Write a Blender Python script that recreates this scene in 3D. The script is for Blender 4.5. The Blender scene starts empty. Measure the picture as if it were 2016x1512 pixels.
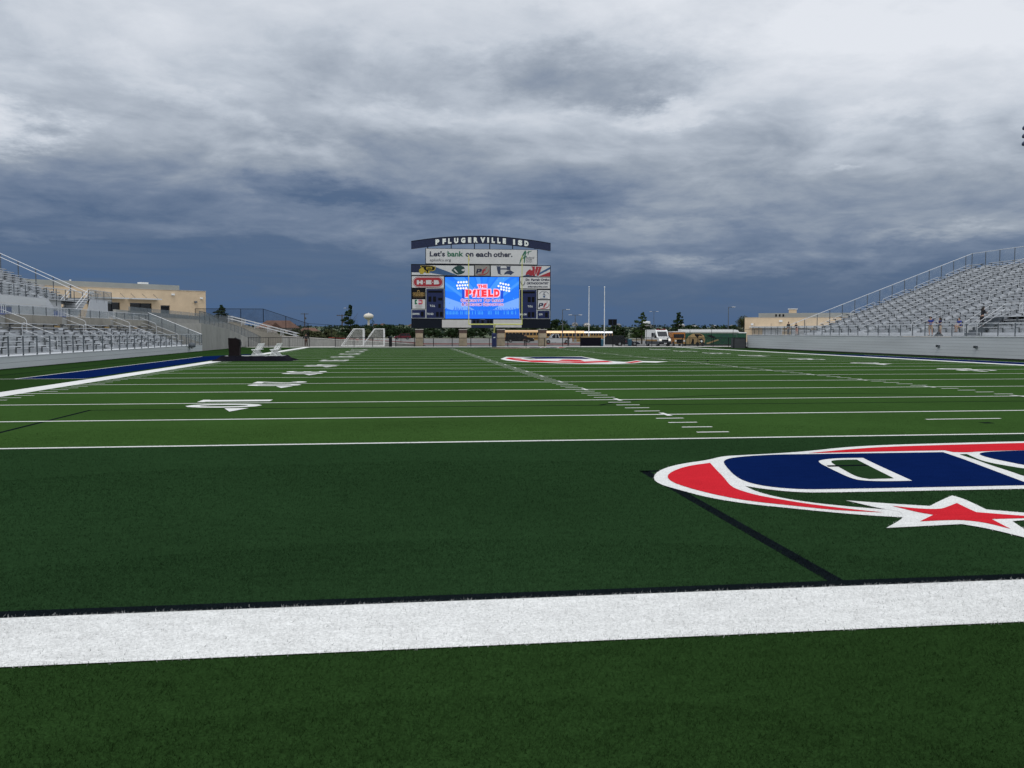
import bpy, bmesh, math, random
import numpy as np
from mathutils import Vector, Matrix
R = math.radians
S = bpy.context.scene
COL = S.collection
random.seed(7); RNG = np.random.default_rng(5)

# ------------------------------------------------------------------ camera
CAMP = Vector((-12.477, -15.282, 1.93))
YAW, PIT, ROLL = .1262, -.0589, .0009
cd = bpy.data.cameras.new('camera'); cam = bpy.data.objects.new('camera', cd); COL.objects.link(cam)
cd.sensor_width = 36; cd.lens = 36 * 1710.08 / 2016; cd.clip_start = .05; cd.clip_end = 20000
fw = Vector((math.sin(YAW), math.cos(YAW), 0)); rt = Vector((math.cos(YAW), -math.sin(YAW), 0)); up = Vector((0, 0, 1))
F = fw * math.cos(PIT) + up * math.sin(PIT); U = up * math.cos(PIT) - fw * math.sin(PIT)
R2 = rt * math.cos(ROLL) + U * math.sin(ROLL); U2 = U * math.cos(ROLL) - rt * math.sin(ROLL)
cam.matrix_world = Matrix(((R2.x, U2.x, -F.x, CAMP.x), (R2.y, U2.y, -F.y, CAMP.y), (R2.z, U2.z, -F.z, CAMP.z), (0, 0, 0, 1)))
S.camera = cam

# ------------------------------------------------------------------ world: stormy overcast sky
def lin(c):
    c = c / 255
    return c / 12.92 if c <= .04045 else ((c + .055) / 1.055) ** 2.4
def srgb(r, g, b): return (lin(r), lin(g), lin(b), 1)
W = bpy.data.worlds.new('World'); S.world = W; W.use_nodes = True
wt = W.node_tree; wt.nodes.clear()
SUN_EL, SUN_AZ = R(62), R(200)
def N(t, **k):
    n = wt.nodes.new(t)
    for a, b in k.items(): setattr(n, a, b)
    return n
def plug(sock, v):
    if isinstance(v, (int, float)): sock.default_value = v
    else: wt.links.new(v, sock)
def M(op, a, b=0.0, c=None):
    n = N('ShaderNodeMath', operation=op); plug(n.inputs[0], a); plug(n.inputs[1], b)
    if c is not None: plug(n.inputs[2], c)
    return n.outputs[0]
tc = N('ShaderNodeTexCoord'); sp = N('ShaderNodeSeparateXYZ'); wt.links.new(tc.outputs['Generated'], sp.inputs[0])
az = M('ARCTAN2', sp.outputs[0], sp.outputs[1]); el = sp.outputs[2]
def noise(sx, sy, det, rough, ox=0.0, dist=0.0):
    cb = N('ShaderNodeCombineXYZ')
    hx = M('MULTIPLY', sp.outputs[0], sx); hy = M('MULTIPLY', sp.outputs[1], sx)
    wt.links.new(M('ADD', hx, ox), cb.inputs[0]); wt.links.new(hy, cb.inputs[1]); wt.links.new(M('MULTIPLY', el, sy), cb.inputs[2])
    n = N('ShaderNodeTexNoise'); n.inputs['Scale'].default_value = 1; n.inputs['Detail'].default_value = det
    n.inputs['Roughness'].default_value = rough; n.inputs['Distortion'].default_value = dist
    wt.links.new(cb.outputs[0], n.inputs['Vector']); return M('SUBTRACT', n.outputs['Fac'], .5)
def cloud_noise(sc, det, rough, ox=0.0, dist=0.0):   # noise laid on a flat cloud deck, so it foreshortens towards the horizon
    k = M('ADD', M('MAXIMUM', el, 0), .19); cb = N('ShaderNodeCombineXYZ')
    wt.links.new(M('ADD', M('DIVIDE', sp.outputs[0], k), ox), cb.inputs[0]); wt.links.new(M('DIVIDE', sp.outputs[1], k), cb.inputs[1])
    n = N('ShaderNodeTexNoise'); n.inputs['Scale'].default_value = sc; n.inputs['Detail'].default_value = det; n.inputs['Roughness'].default_value = rough; n.inputs['Distortion'].default_value = dist
    wt.links.new(cb.outputs[0], n.inputs['Vector']); return M('SUBTRACT', n.outputs['Fac'], .5)
nA = noise(2.6, 9, 4, .5, 3.1, .4)      # big soft masses
nB = cloud_noise(2.1, 8, .56, 11.7, .5)       # streaks
nC = cloud_noise(6.5, 8, .62, 23.9, .3)       # wisps
nU = cloud_noise(5, 8, .64, 41.3); nV = cloud_noise(5, 8, .64, 57.7)
elw = M('ADD', el, M('ADD', M('MULTIPLY', nA, .085), M('MULTIPLY', nB, .05)))
rp = N('ShaderNodeValToRGB'); plug(rp.inputs[0], elw)
def ramp(r, stops):
    e = r.color_ramp.elements
    while len(e) > 1: e.remove(e[-1])
    e[0].position = stops[0][0]; e[0].color = stops[0][1]
    for p, c in stops[1:]:
        k = e.new(p); k.color = c
g = lambda v: (v, v, v, 1)
ramp(rp, [(0, g(.05)), (.032, g(.075)), (.072, g(.18)), (.106, g(.35)), (.146, g(.43)), (.2, g(.65)), (.252, g(.81)), (.302, g(.91)), (.35, g(.93)), (.45, g(1)), (1, g(1))])
L = rp.outputs['Color']
hi = M('MINIMUM', M('MULTIPLY', el, 13), 1)
L = M('ADD', L, M('MULTIPLY', M('MULTIPLY', nB, .52), hi))
L = M('ADD', L, M('MULTIPLY', M('MULTIPLY', nC, .27), hi))
# the storm stands ahead of the camera; to the sides and behind, the cloud deck is thinner and paler down to the horizon
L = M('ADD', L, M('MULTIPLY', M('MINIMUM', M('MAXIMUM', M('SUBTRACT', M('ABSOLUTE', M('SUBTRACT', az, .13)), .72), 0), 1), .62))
mid = M('MULTIPLY', M('MULTIPLY', hi, M('MINIMUM', M('MAXIMUM', M('SUBTRACT', az, .02), -.6), .6)), .22)
L = M('ADD', L, mid)
nS = noise(3.4, 62, 5, .55, 71.3, .5); sl = M('MULTIPLY', M('MINIMUM', M('MAXIMUM', M('MULTIPLY', M('SUBTRACT', el, .02), 22), 0), 1), M('MINIMUM', M('MAXIMUM', M('MULTIPLY', M('SUBTRACT', .26, el), 8), 0), 1))
L = M('ADD', L, M('MULTIPLY', M('MULTIPLY', nS, .20), sl))
azw = M('ADD', az, M('MULTIPLY', nU, .19)); elv = M('ADD', el, M('MULTIPLY', nV, .085))
def blob(px, py, rx, ry, amp, tilt=0.0):
    a0 = math.atan((px - 1008) / 1710.) + YAW; v0 = math.sin(math.atan((756 - py) / 1710.) + PIT)
    du = M('SUBTRACT', azw, a0); dv = M('SUBTRACT', elv, v0)
    if tilt: dv = M('ADD', dv, M('MULTIPLY', du, tilt))
    q = M('ADD', M('POWER', M('ABSOLUTE', M('DIVIDE', du, rx / 1710.)), 2), M('POWER', M('ABSOLUTE', M('DIVIDE', dv, ry / 1710.)), 2))
    return M('MULTIPLY', M('EXPONENT', M('MULTIPLY', q, -1)), amp)
for b in [(15, 300, 80, 40, .42), (1310, 238, 130, 24, .24), (1180, 160, 220, 72, -.38), (960, 130, 120, 40, -.10), (1010, 350, 210, 60, -.10), (660, 385, 150, 24, -.17, .12),
          (230, 395, 260, 34, -.03), (0, 5, 40, 28, -.3), (1530, 60, 150, 36, .10), (1740, 255, 110, 22, .14), (1640, 345, 50, 9, .13),
          (1120, 400, 130, 40, -.13), (1400, 525, 130, 13, .12), (430, 240, 260, 22, .10, .35), (260, 525, 330, 20, -.10), (1850, 480, 120, 12, .10),
          (700, 160, 260, 45, -.10, .3), (350, 90, 200, 30, .05), (240, 200, 330, 60, .03), (1560, 150, 260, 60, .10), (820, 235, 110, 20, .10), (560, 320, 200, 30, .05), (1050, 20, 90, 20, -.08), (1800, 60, 120, 30, -.04), (820, 465, 230, 14, .03), (1300, 450, 160, 14, .07),
          (560, 480, 170, 10, .02)]:
    L = M('ADD', L, blob(*b))
L = M('SUBTRACT', L, M('MULTIPLY', M('MAXIMUM', M('SUBTRACT', L, .84), 0), .35))
L = M('MAXIMUM', M('MINIMUM', L, 1), M('MULTIPLY', M('MINIMUM', M('MAXIMUM', M('MULTIPLY', M('SUBTRACT', el, .025), 18), 0), 1), M('ADD', M('MULTIPLY', nS, .55), .19)))
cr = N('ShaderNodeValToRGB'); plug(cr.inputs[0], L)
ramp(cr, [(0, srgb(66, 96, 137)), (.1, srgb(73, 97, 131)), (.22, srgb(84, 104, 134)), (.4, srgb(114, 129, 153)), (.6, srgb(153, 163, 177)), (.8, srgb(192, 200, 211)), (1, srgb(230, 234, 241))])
# above the frame the cloud sheet thins and lets more daylight through; the same all round
zen = N('ShaderNodeMapRange'); zen.interpolation_type = 'SMOOTHSTEP'; plug(zen.inputs[0], el)
for i, v in ((1, .38), (2, .8), (3, 1.0), (4, 1.38)): zen.inputs[i].default_value = v
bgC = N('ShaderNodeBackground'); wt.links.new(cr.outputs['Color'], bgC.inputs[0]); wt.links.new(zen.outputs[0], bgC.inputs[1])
sky = N('ShaderNodeTexSky'); sky.sky_type = 'NISHITA'; sky.sun_disc = False; sky.sun_elevation = SUN_EL; sky.sun_rotation = SUN_AZ
bgS = N('ShaderNodeBackground'); wt.links.new(sky.outputs[0], bgS.inputs[0]); bgS.inputs[1].default_value = .08
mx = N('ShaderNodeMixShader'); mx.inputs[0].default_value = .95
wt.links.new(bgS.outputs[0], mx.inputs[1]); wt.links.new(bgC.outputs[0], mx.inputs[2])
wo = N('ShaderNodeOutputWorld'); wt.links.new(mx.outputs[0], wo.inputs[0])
sd = bpy.data.lights.new('sun', 'SUN'); sun = bpy.data.objects.new('sun', sd); COL.objects.link(sun)
sd.energy = 1.0; sd.angle = R(25); sd.color = (1, .97, .93)
sdir = Vector((math.sin(SUN_AZ) * math.cos(SUN_EL), math.cos(SUN_AZ) * math.cos(SUN_EL), math.sin(SUN_EL)))
sun.rotation_euler = sdir.to_track_quat('Z', 'Y').to_euler()
vs = S.view_settings; vs.view_transform = 'Standard'; vs.look = 'None'; vs.gamma = 1; vs.use_curve_mapping = False; vs.exposure = 0
S.cycles.max_bounces = 6; S.cycles.diffuse_bounces = 2; S.cycles.glossy_bounces = 2; S.cycles.transparent_max_bounces = 24

# ------------------------------------------------------------------ materials
def mat(name, col, rough=.7, var=.12, scale=2.0, metal=0.0, bump=0.0, bscale=40.0, spec=.4, stretch=(1, 1, 1), var2=0, scale2=30, bdist=.01):
    m = bpy.data.materials.new(name); m.use_nodes = True; t = m.node_tree; n = t.nodes; l = t.links
    b = n['Principled BSDF']; b.inputs['Roughness'].default_value = rough; b.inputs['Metallic'].default_value = metal
    b.inputs['Specular IOR Level'].default_value = spec
    co = n.new('ShaderNodeTexCoord'); mp = n.new('ShaderNodeMapping'); mp.inputs['Scale'].default_value = stretch
    l.new(co.outputs['Object'], mp.inputs[0])
    nz = n.new('ShaderNodeTexNoise'); nz.inputs['Scale'].default_value = scale; nz.inputs['Detail'].default_value = 5
    l.new(mp.outputs[0], nz.inputs['Vector'])
    mr = n.new('ShaderNodeMapRange'); mr.inputs[1].default_value = .3; mr.inputs[2].default_value = .7
    mr.inputs[3].default_value = 1 - var; mr.inputs[4].default_value = 1 + var
    l.new(nz.outputs['Fac'], mr.inputs[0]); fac = mr.outputs[0]
    if var2:
        n2 = n.new('ShaderNodeTexNoise'); n2.inputs['Scale'].default_value = scale2; n2.inputs['Detail'].default_value = 3
        l.new(mp.outputs[0], n2.inputs['Vector'])
        m2 = n.new('ShaderNodeMapRange'); m2.inputs[1].default_value = .3; m2.inputs[2].default_value = .7
        m2.inputs[3].default_value = 1 - var2; m2.inputs[4].default_value = 1 + var2
        l.new(n2.outputs['Fac'], m2.inputs[0]); mm = n.new('ShaderNodeMath'); mm.operation = 'MULTIPLY'
        l.new(fac, mm.inputs[0]); l.new(m2.outputs[0], mm.inputs[1]); fac = mm.outputs[0]
    hs = n.new('ShaderNodeVectorMath'); hs.operation = 'SCALE'; hs.inputs[0].default_value = col[:3]
    l.new(fac, hs.inputs['Scale']); l.new(hs.outputs[0], b.inputs['Base Color'])
    if bump:
        bn = n.new('ShaderNodeTexNoise'); bn.inputs['Scale'].default_value = bscale; bn.inputs['Detail'].default_value = 3
        l.new(mp.outputs[0], bn.inputs['Vector']); bb = n.new('ShaderNodeBump'); bb.inputs['Strength'].default_value = bump; bb.inputs['Distance'].default_value = bdist
        l.new(bn.outputs['Fac'], bb.inputs['Height']); l.new(bb.outputs[0], b.inputs['Normal'])
    return m
def emit(name, col, s=1.0):
    m = bpy.data.materials.new(name); m.use_nodes = True; b = m.node_tree.nodes['Principled BSDF']
    b.inputs['Base Color'].default_value = (.01, .01, .01, 1); b.inputs['Emission Color'].default_value = col; b.inputs['Emission Strength'].default_value = s
    b.inputs['Roughness'].default_value = .5
    return m
def mesh_mat(name, col, alpha, rough=.5, metal=.3):   # woven wire / perforated infill: wires finer than anything the eye resolves at this range
    m = mat(name, col, rough, .1, 1, metal); t = m.node_tree; n = t.nodes; l = t.links
    tr = n.new('ShaderNodeBsdfTransparent'); mix = n.new('ShaderNodeMixShader'); out = n['Material Output']; b = n['Principled BSDF']
    co = n.new('ShaderNodeTexCoord'); nz = n.new('ShaderNodeTexNoise'); nz.inputs['Scale'].default_value = 1.3; l.new(co.outputs['Object'], nz.inputs['Vector'])
    mr = n.new('ShaderNodeMapRange'); mr.inputs[1].default_value = .3; mr.inputs[2].default_value = .7; mr.inputs[3].default_value = alpha - .07; mr.inputs[4].default_value = alpha + .07
    l.new(nz.outputs['Fac'], mr.inputs[0]); l.new(mr.outputs[0], mix.inputs[0]); l.new(tr.outputs[0], mix.inputs[1]); l.new(b.outputs[0], mix.inputs[2]); l.new(mix.outputs[0], out.inputs['Surface'])
    return m
def turf_mat(name, col, var=.16, big=True):
    m = bpy.data.materials.new(name); m.use_nodes = True; t = m.node_tree; n = t.nodes; l = t.links
    b = n['Principled BSDF']; b.inputs['Roughness'].default_value = 1; b.inputs['Specular IOR Level'].default_value = 0
    ge = n.new('ShaderNodeNewGeometry')
    def nz(scale, st, d=4):
        mp = n.new('ShaderNodeMapping'); mp.inputs['Scale'].default_value = st; l.new(ge.outputs['Position'], mp.inputs[0])
        k = n.new('ShaderNodeTexNoise'); k.inputs['Scale'].default_value = scale; k.inputs['Detail'].default_value = d; l.new(mp.outputs[0], k.inputs['Vector']); return k.outputs['Fac']
    def mr(f, lo, hi, a=.3, c=.7):
        k = n.new('ShaderNodeMapRange'); k.inputs[1].default_value = a; k.inputs[2].default_value = c; k.inputs[3].default_value = lo; k.inputs[4].default_value = hi; l.new(f, k.inputs[0]); return k.outputs[0]
    def mul(a, c):
        k = n.new('ShaderNodeMath'); k.operation = 'MULTIPLY'; l.new(a, k.inputs[0]); l.new(c, k.inputs[1]); return k.outputs[0]
    f = mul(mr(nz(.22, (1, 1, 1)), 1 - var * .7, 1 + var * .7), mr(nz(60, (1, 1, 1), 2), 1 - var * 1.6, 1 + var * 1.6))
    f = mul(f, mr(nz(9, (.35, 1, 1), 3), 1 - var * .55, 1 + var * .55))
    if big:   # turf is rolled out in 15 ft widths across the field, each roll a touch different
        sx = n.new('ShaderNodeSeparateXYZ'); l.new(ge.outputs['Position'], sx.inputs[0])
        q = n.new('ShaderNodeMath'); q.operation = 'MULTIPLY'; q.inputs[1].default_value = 1 / 4.572; l.new(sx.outputs[1], q.inputs[0])
        fl = n.new('ShaderNodeMath'); fl.operation = 'FLOOR'; l.new(q.outputs[0], fl.inputs[0])
        wn = n.new('ShaderNodeTexWhiteNoise'); wn.noise_dimensions = '1D'; l.new(fl.outputs[0], wn.inputs['W'])
        f = mul(f, mr(wn.outputs['Value'], .965, 1.035, 0, 1))
    hs = n.new('ShaderNodeVectorMath'); hs.operation = 'SCALE'; hs.inputs[0].default_value = col[:3]; l.new(f, hs.inputs['Scale']); l.new(hs.outputs[0], b.inputs['Base Color'])
    bn = n.new('ShaderNodeTexNoise'); bn.inputs['Scale'].default_value = 45; l.new(ge.outputs['Position'], bn.inputs['Vector'])
    bb = n.new('ShaderNodeBump'); bb.inputs['Strength'].default_value = .5; bb.inputs['Distance'].default_value = .02; l.new(bn.outputs['Fac'], bb.inputs['Height']); l.new(bb.outputs[0], b.inputs['Normal'])
    return m
T_FIELD = turf_mat('turf_field', (.032, .071, .0175)); T_END = turf_mat('turf_end_zone', (.0165, .041, .0155)); T_OUT = turf_mat('turf_surround', (.0175, .042, .0115))
T_WHITE = turf_mat('turf_white', (.64, .645, .63), .11, False); T_BLACK = turf_mat('turf_black', (.006, .009, .011), .2, False)
T_BLUE = turf_mat('turf_blue', (.003, .0115, .066), .14, False); T_RED = turf_mat('turf_red', (.50, .020, .030), .12, False)
T_DIM = turf_mat('turf_line_grey', (.40, .47, .34), .1, False)
ALU = mat('aluminium', (.56, .58, .60), .45, .10, 1.5, .15, var2=.05); ALU_B = mat('bright_rail', (.62, .64, .66), .35, .06, 2, .2)
ALU_W = mat('aluminium_fascia', (.54, .565, .58), .5, .09, .6, .05, stretch=(1, .2, 2), var2=.05)
TREAD = mat('tread_aluminium', (.50, .52, .54), .55, .12, 1.2, .05); GALV = mat('galvanised_post', (.10, .115, .13), .5, .2, 3, .5); BRK = mat('seat_bracket', (.085, .093, .10), .6, .2, 3, .3)
CONC = mat('concrete', (.30, .30, .28), .85, .13, .5, bump=.3, bscale=6, stretch=(1, 1, .35), var2=.08, scale2=5); CONC_T = mat('concrete_warm', (.25, .235, .20), .85, .14, .6, var2=.08, scale2=6)
SLAB = mat('pale_slab', (.55, .53, .49), .85, .1, .6); ASPH = mat('parking_asphalt', (.20, .20, .195), .9, .15, .15, var2=.1, scale2=2)
DIRT = mat('dry_verge', (.24, .17, .10), .9, .25, .3); GRASSY = mat('grassland', (.055, .075, .03), .9, .35, .02, var2=.3, scale2=.3)
STONE = mat('tan_block', (.64, .50, .34), .85, .08, .8, bump=.2, bscale=10, var2=.05, scale2=9); STONE2 = mat('pillar_stone', (.36, .30, .21), .85, .15, 2, bump=.3, bscale=20)
BRICKD = mat('dark_brick', (.085, .055, .045), .85, .2, 6); CAPC = mat('cap_stone', (.42, .40, .37), .8, .1, 2)
ROOFM = mat('membrane_roof', (.33, .34, .32), .8, .1, .3); DARKG = mat('dark_glass', (.012, .014, .018), .15, .2, 3, spec=.6)
BLACK = mat('black_frame', (.007, .008, .010), .7, .2, 5, spec=.15); BLKF = mat('black_cloth', (.008, .008, .013), .95, .25, 4, bump=.5, bscale=12, bdist=.03, spec=.05)
LECT = mat('dark_wood', (.011, .008, .009), .7, .2, 4, spec=.08); WHITE = mat('white_paint', (.78, .79, .78), .45, .05, 3); YEL = mat('goalpost_yellow', (.62, .62, .17), .45, .06, 3)
NAVY = mat('navy_panel', (.012, .022, .085), .5, .1, 2); NAVYD = mat('navy_dark', (.007, .015, .055), .5, .1, 2); NAVYB = mat('navy_bright', (.004, .012, .070), .5, .1, 2)
FRAME = mat('board_frame', (.005, .008, .015), .6, .1, 2, spec=.15); PANELW = mat('sign_white', (.58, .58, .58), .55, .04, 1); PANELG = mat('sign_grey', (.52, .51, .49), .6, .07, 1.5)
TXT_D = mat('print_dark', (.015, .02, .05), .6, .05, 5); TXT_G = mat('print_green', (.015, .13, .07), .6, .05, 5); TXT_W = mat('print_white', (.80, .84, .80), .6, .04, 5)
GOLD = mat('print_gold', (.42, .32, .03), .6, .08, 5); REDP = mat('print_red', (.33, .025, .035), .6, .06, 5); GRN = mat('print_dark_green', (.01, .05, .045), .6, .1, 5)
SLATE = mat('print_slate', (.035, .05, .10), .6, .08, 4); TAUPE = mat('print_taupe', (.26, .25, .23), .6, .05, 3); MUSTARD = mat('print_bronze', (.30, .19, .06), .6, .1, 5)
PBLUE = mat('print_blue', (.04, .10, .22), .6, .1, 2); PINK = mat('print_pink', (.45, .04, .12), .6, .1, 3); ORNG = mat('print_orange', (.6, .18, .05), .6, .1, 3); LED = mat('led_module', (.005, .006, .008), .6, .2, 8, spec=.1)
REDC = mat('red_kerb_paint', (.32, .05, .035), .7, .15, 2); RUBBER = mat('rubber', (.012, .012, .012), .8, .1, 5); CHROME = mat('wheel_metal', (.35, .36, .37), .3, .1, 5, .8)
SKIN = mat('skin', (.40, .24, .17), .55, .05, 8); SKIND = mat('skin_tan', (.26, .14, .09), .55, .05, 8); HAIR = mat('dark_hair', (.010, .008, .007), .6, .2, 20)
POLO = mat('blue_polo', (.015, .045, .26), .8, .1, 10); NAVC = mat('navy_shirt', (.012, .02, .08), .8, .1, 10); KHAKI = mat('khaki', (.36, .28, .20), .85, .08, 10); DARKC = mat('dark_jacket', (.012, .013, .018), .85, .15, 10)
GREYC = mat('grey_trousers', (.10, .10, .11), .85, .1, 10); SALMON = mat('salmon_cloth', (.42, .22, .18), .85, .1, 10); SHOE = mat('shoe', (.02, .02, .02), .6, .1, 10)
FENCE_M = mesh_mat('chain_link_black', (.010, .011, .012), .30); RAIL_M = mesh_mat('rail_mesh_grey', (.22, .26, .28), .55); NET_M = mesh_mat('goal_net', (.55, .55, .52), .22); RAIL_L = mesh_mat('rail_mesh_light', (.45, .5, .52), .10)
BARK = mat('bark', (.06, .05, .04), .9, .2, 5)
def leaf_mat(name, col):
    m = mat(name, col, .9, .35, .9, var2=.25, scale2=6, spec=.03); return m
LEAF_A = leaf_mat('leaf_deep', (.022, .040, .018)); LEAF_B = leaf_mat('leaf_mid', (.036, .060, .020)); LEAF_C = leaf_mat('leaf_olive', (.055, .064, .032)); LEAF_F = leaf_mat('leaf_far', (.026, .042, .030))
CARMATS = {k: mat('car_' + k, c, .25, .03, 2, .2, spec=.6) for k, c in dict(maroon=(.12, .012, .02), white=(.66, .67, .68), silver=(.35, .36, .37), black=(.010, .011, .014), navy=(.012, .018, .04), orange=(.52, .31, .11), busroof=(.66, .42, .20), gold=(.36, .25, .11), green=(.010, .07, .035), amber=(.45, .17, .03)).items()}
SCR = {k: emit('screen_' + k, srgb(*c), s) for k, c, s in (('base', (0, 118, 255), 1.0), ('mid', (22, 132, 255), 1.0), ('pale', (62, 152, 255), 1.0), ('lilac', (118, 172, 255), 1.0), ('crowd', (0, 105, 245), 1.0), ('cyan', (90, 200, 255), 1.0), ('white', (255, 255, 255), 1.1), ('red', (255, 42, 58), 1.0), ('halo', (255, 205, 240), 1.0), ('navy', (20, 30, 150), .9), ('post', (0, 75, 225), .9))}
LAMP_W = emit('headlight_glow', (1, .95, .85, 1), 1.6)

# ------------------------------------------------------------------ mesh builder
class MB:
    def __init__(s): s.v = []; s.f = []; s.mi = []; s.cur = 0
    def add(s, vs, fs):
        o = len(s.v); s.v += [tuple(p) for p in vs]; s.f += [tuple(o + i for i in f) for f in fs]; s.mi += [s.cur] * len(fs); return s
    def box(s, x0, x1, y0, y1, z0, z1):
        return s.add([(x0, y0, z0), (x1, y0, z0), (x1, y1, z0), (x0, y1, z0), (x0, y0, z1), (x1, y0, z1), (x1, y1, z1), (x0, y1, z1)],
                     [(3, 2, 1, 0), (4, 5, 6, 7), (0, 1, 5, 4), (1, 2, 6, 5), (2, 3, 7, 6), (3, 0, 4, 7)])
    def beam(s, a, b, w, h=None):
        a = Vector(a); b = Vector(b); h = h or w; d = (b - a).normalized(); r = Vector((0, 0, 1)) if abs(d.z) < .95 else Vector((0, 1, 0))
        x = d.cross(r).normalized() * w / 2; y = x.cross(d).normalized() * h / 2
        P = [a - x - y, a + x - y, a + x + y, a - x + y, b - x - y, b + x - y, b + x + y, b - x + y]
        return s.add(P, [(3, 2, 1, 0), (4, 5, 6, 7), (0, 1, 5, 4), (1, 2, 6, 5), (2, 3, 7, 6), (3, 0, 4, 7)])
    def tube(s, a, b, r0, r1=None, n=8, cap=True):
        a = Vector(a); b = Vector(b); r1 = r0 if r1 is None else r1; d = (b - a).normalized(); t = Vector((0, 0, 1)) if abs(d.z) < .95 else Vector((1, 0, 0))
        x = d.cross(t).normalized(); y = x.cross(d); P = []
        for c, r in ((a, r0), (b, r1)):
            for i in range(n):
                q = 2 * math.pi * i / n; P.append(c + x * math.cos(q) * r + y * math.sin(q) * r)
        fs = [(i, (i + 1) % n, n + (i + 1) % n, n + i) for i in range(n)]
        if cap: fs += [tuple(range(n))[::-1], tuple(range(n, 2 * n))]
        return s.add(P, fs)
    def path(s, pts, r, n=6):
        for a, b in zip(pts, pts[1:]): s.tube(a, b, r, r, n)
        return s
    def lathe(s, prof, n=16, c=(0, 0, 0)):
        P = []; c = Vector(c)
        for r, z in prof:
            for i in range(n):
                q = 2 * math.pi * i / n; P.append(c + Vector((r * math.cos(q), r * math.sin(q), z)))
        fs = []
        for k in range(len(prof) - 1):
            for i in range(n): fs.append((k * n + i, k * n + (i + 1) % n, (k + 1) * n + (i + 1) % n, (k + 1) * n + i))
        fs += [tuple(range(n))[::-1], tuple((len(prof) - 1) * n + i for i in range(n))]
        return s.add(P, fs)
    def prism(s, pts, f0, f1):   # pts 2D -> f0(p), f1(p) give the two 3D rims
        n = len(pts); P = [f0(p) for p in pts] + [f1(p) for p in pts]
        return s.add(P, [tuple(range(n))[::-1], tuple(range(n, 2 * n))] + [(i, (i + 1) % n, n + (i + 1) % n, n + i) for i in range(n)])
    def flat(s, pts): return s.add(pts, [tuple(range(len(pts)))])
    def mesh(s, name, mats):
        me = bpy.data.meshes.new(name); me.from_pydata(s.v, [], s.f)
        for m in (mats if isinstance(mats, (list, tuple)) else [mats]): me.materials.append(m)
        if isinstance(mats, (list, tuple)): me.polygons.foreach_set('material_index', s.mi)
        bm = bmesh.new(); bm.from_mesh(me); bmesh.ops.recalc_face_normals(bm, faces=bm.faces[:]) if len(s.f) < 40000 and len(s.f) > 1 else None
        bm.to_mesh(me); bm.free(); me.update(); return me
    def build(s, name, mats, parent=None, kind=None, smooth=False):
        me = s.mesh(name, mats); o = bpy.data.objects.new(name, me); COL.objects.link(o)
        if parent: o.parent = parent
        if kind: o['kind'] = kind
        if smooth: me.polygons.foreach_set('use_smooth', [True] * len(me.polygons))
        return o
def thing(name, label, cat, loc=(0, 0, 0), rz=0, group=None, sc=1):
    o = bpy.data.objects.new(name, None); COL.objects.link(o); o.empty_display_size = .2; o.location = loc; o.rotation_euler = (0, 0, rz); o.scale = (sc,) * 3
    o['label'] = label; o['category'] = cat
    if group: o['group'] = group
    return o
def inst(src, parent, loc=None, name=None):
    c = src.copy(); COL.objects.link(c); c.parent = parent
    if loc is not None: c.location = loc
    return c
def dup(root, loc, rz, label, group=None):
    r = root.copy(); COL.objects.link(r); r.location = loc; r.rotation_euler = (0, 0, rz); r['label'] = label
    if group: r['group'] = group
    for ch in list(root.children):
        c = ch.copy(); COL.objects.link(c); c.parent = r
        for g2 in ch.children:
            d = g2.copy(); COL.objects.link(d); d.parent = c
    return r
_tc = {}
def glyphs(txt, bold=0.0, spacing=1.0):
    k = (txt, bold, spacing)
    if k in _tc: return _tc[k]
    cu = bpy.data.curves.new('lettering', 'FONT'); cu.body = txt; cu.offset = bold; cu.space_character = spacing; cu.resolution_u = 3
    o = bpy.data.objects.new('lettering', cu); COL.objects.link(o); dg = bpy.context.evaluated_depsgraph_get()
    me = bpy.data.meshes.new_from_object(o.evaluated_get(dg)); V = np.array([v.co[:] for v in me.vertices]); Fs = [tuple(p.vertices) for p in me.polygons]
    bpy.data.objects.remove(o); bpy.data.meshes.remove(me)
    mn = V.min(0); mxx = V.max(0); V = (V - mn) / np.maximum(mxx - mn, 1e-6); _tc[k] = (V, Fs, (mxx - mn)[0] / (mxx - mn)[1]); return _tc[k]
def text_into(mb, txt, f, bold=0.0, spacing=1.0):   # f(s,t) maps the unit box of the lettering to 3D
    V, Fs, a = glyphs(txt, bold, spacing); mb.add([f(p[0], p[1]) for p in V], Fs)

# ------------------------------------------------------------------ ground, parking, terrain
def grid(name, x0, x1, y0, y1, nx, ny, zf, m, kind='structure', parent=None):
    mb = MB()
    for j in range(ny + 1):
        for i in range(nx + 1):
            x = x0 + (x1 - x0) * i / nx; y = y0 + (y1 - y0) * j / ny; mb.v.append((x, y, zf(x, y)))
    for j in range(ny):
        for i in range(nx):
            a = j * (nx + 1) + i; mb.f.append((a, a + 1, a + nx + 2, a + nx + 1)); mb.mi.append(0)
    return mb.build(name, m, parent, kind)
def terr(x, y):
    d = math.hypot(x, y); a = max(0, d - 420); z = a * .0088 * min(1, a / 500)
    return min(z, 30) * (1 + .22 * math.sin(x * .0031 + 1.1) + .12 * math.sin(x * .0083)) - .95
grid('ground', -6000, 6000, -6000, 6000, 150, 150, terr, GRASSY)
def sheet(name, x0, x1, y0, y1, z, m, parent=None, kind='structure'):
    return MB().flat([(x0, y0, z), (x1, y0, z), (x1, y1, z), (x0, y1, z)]).build(name, m, parent, kind)
def lot(x, y):
    s = max(0, min(1, (x - 14) / 16)); return -.02 - .55 * s * s * (3 - 2 * s) * max(0, min(1, (y - 108) / 40))
grid('parking_lot', -60, 190, 106.2, 262, 125, 40, lot, ASPH); sheet('pale_walkway', -33, 36, 102.4, 106.15, .0, SLAB)
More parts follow.
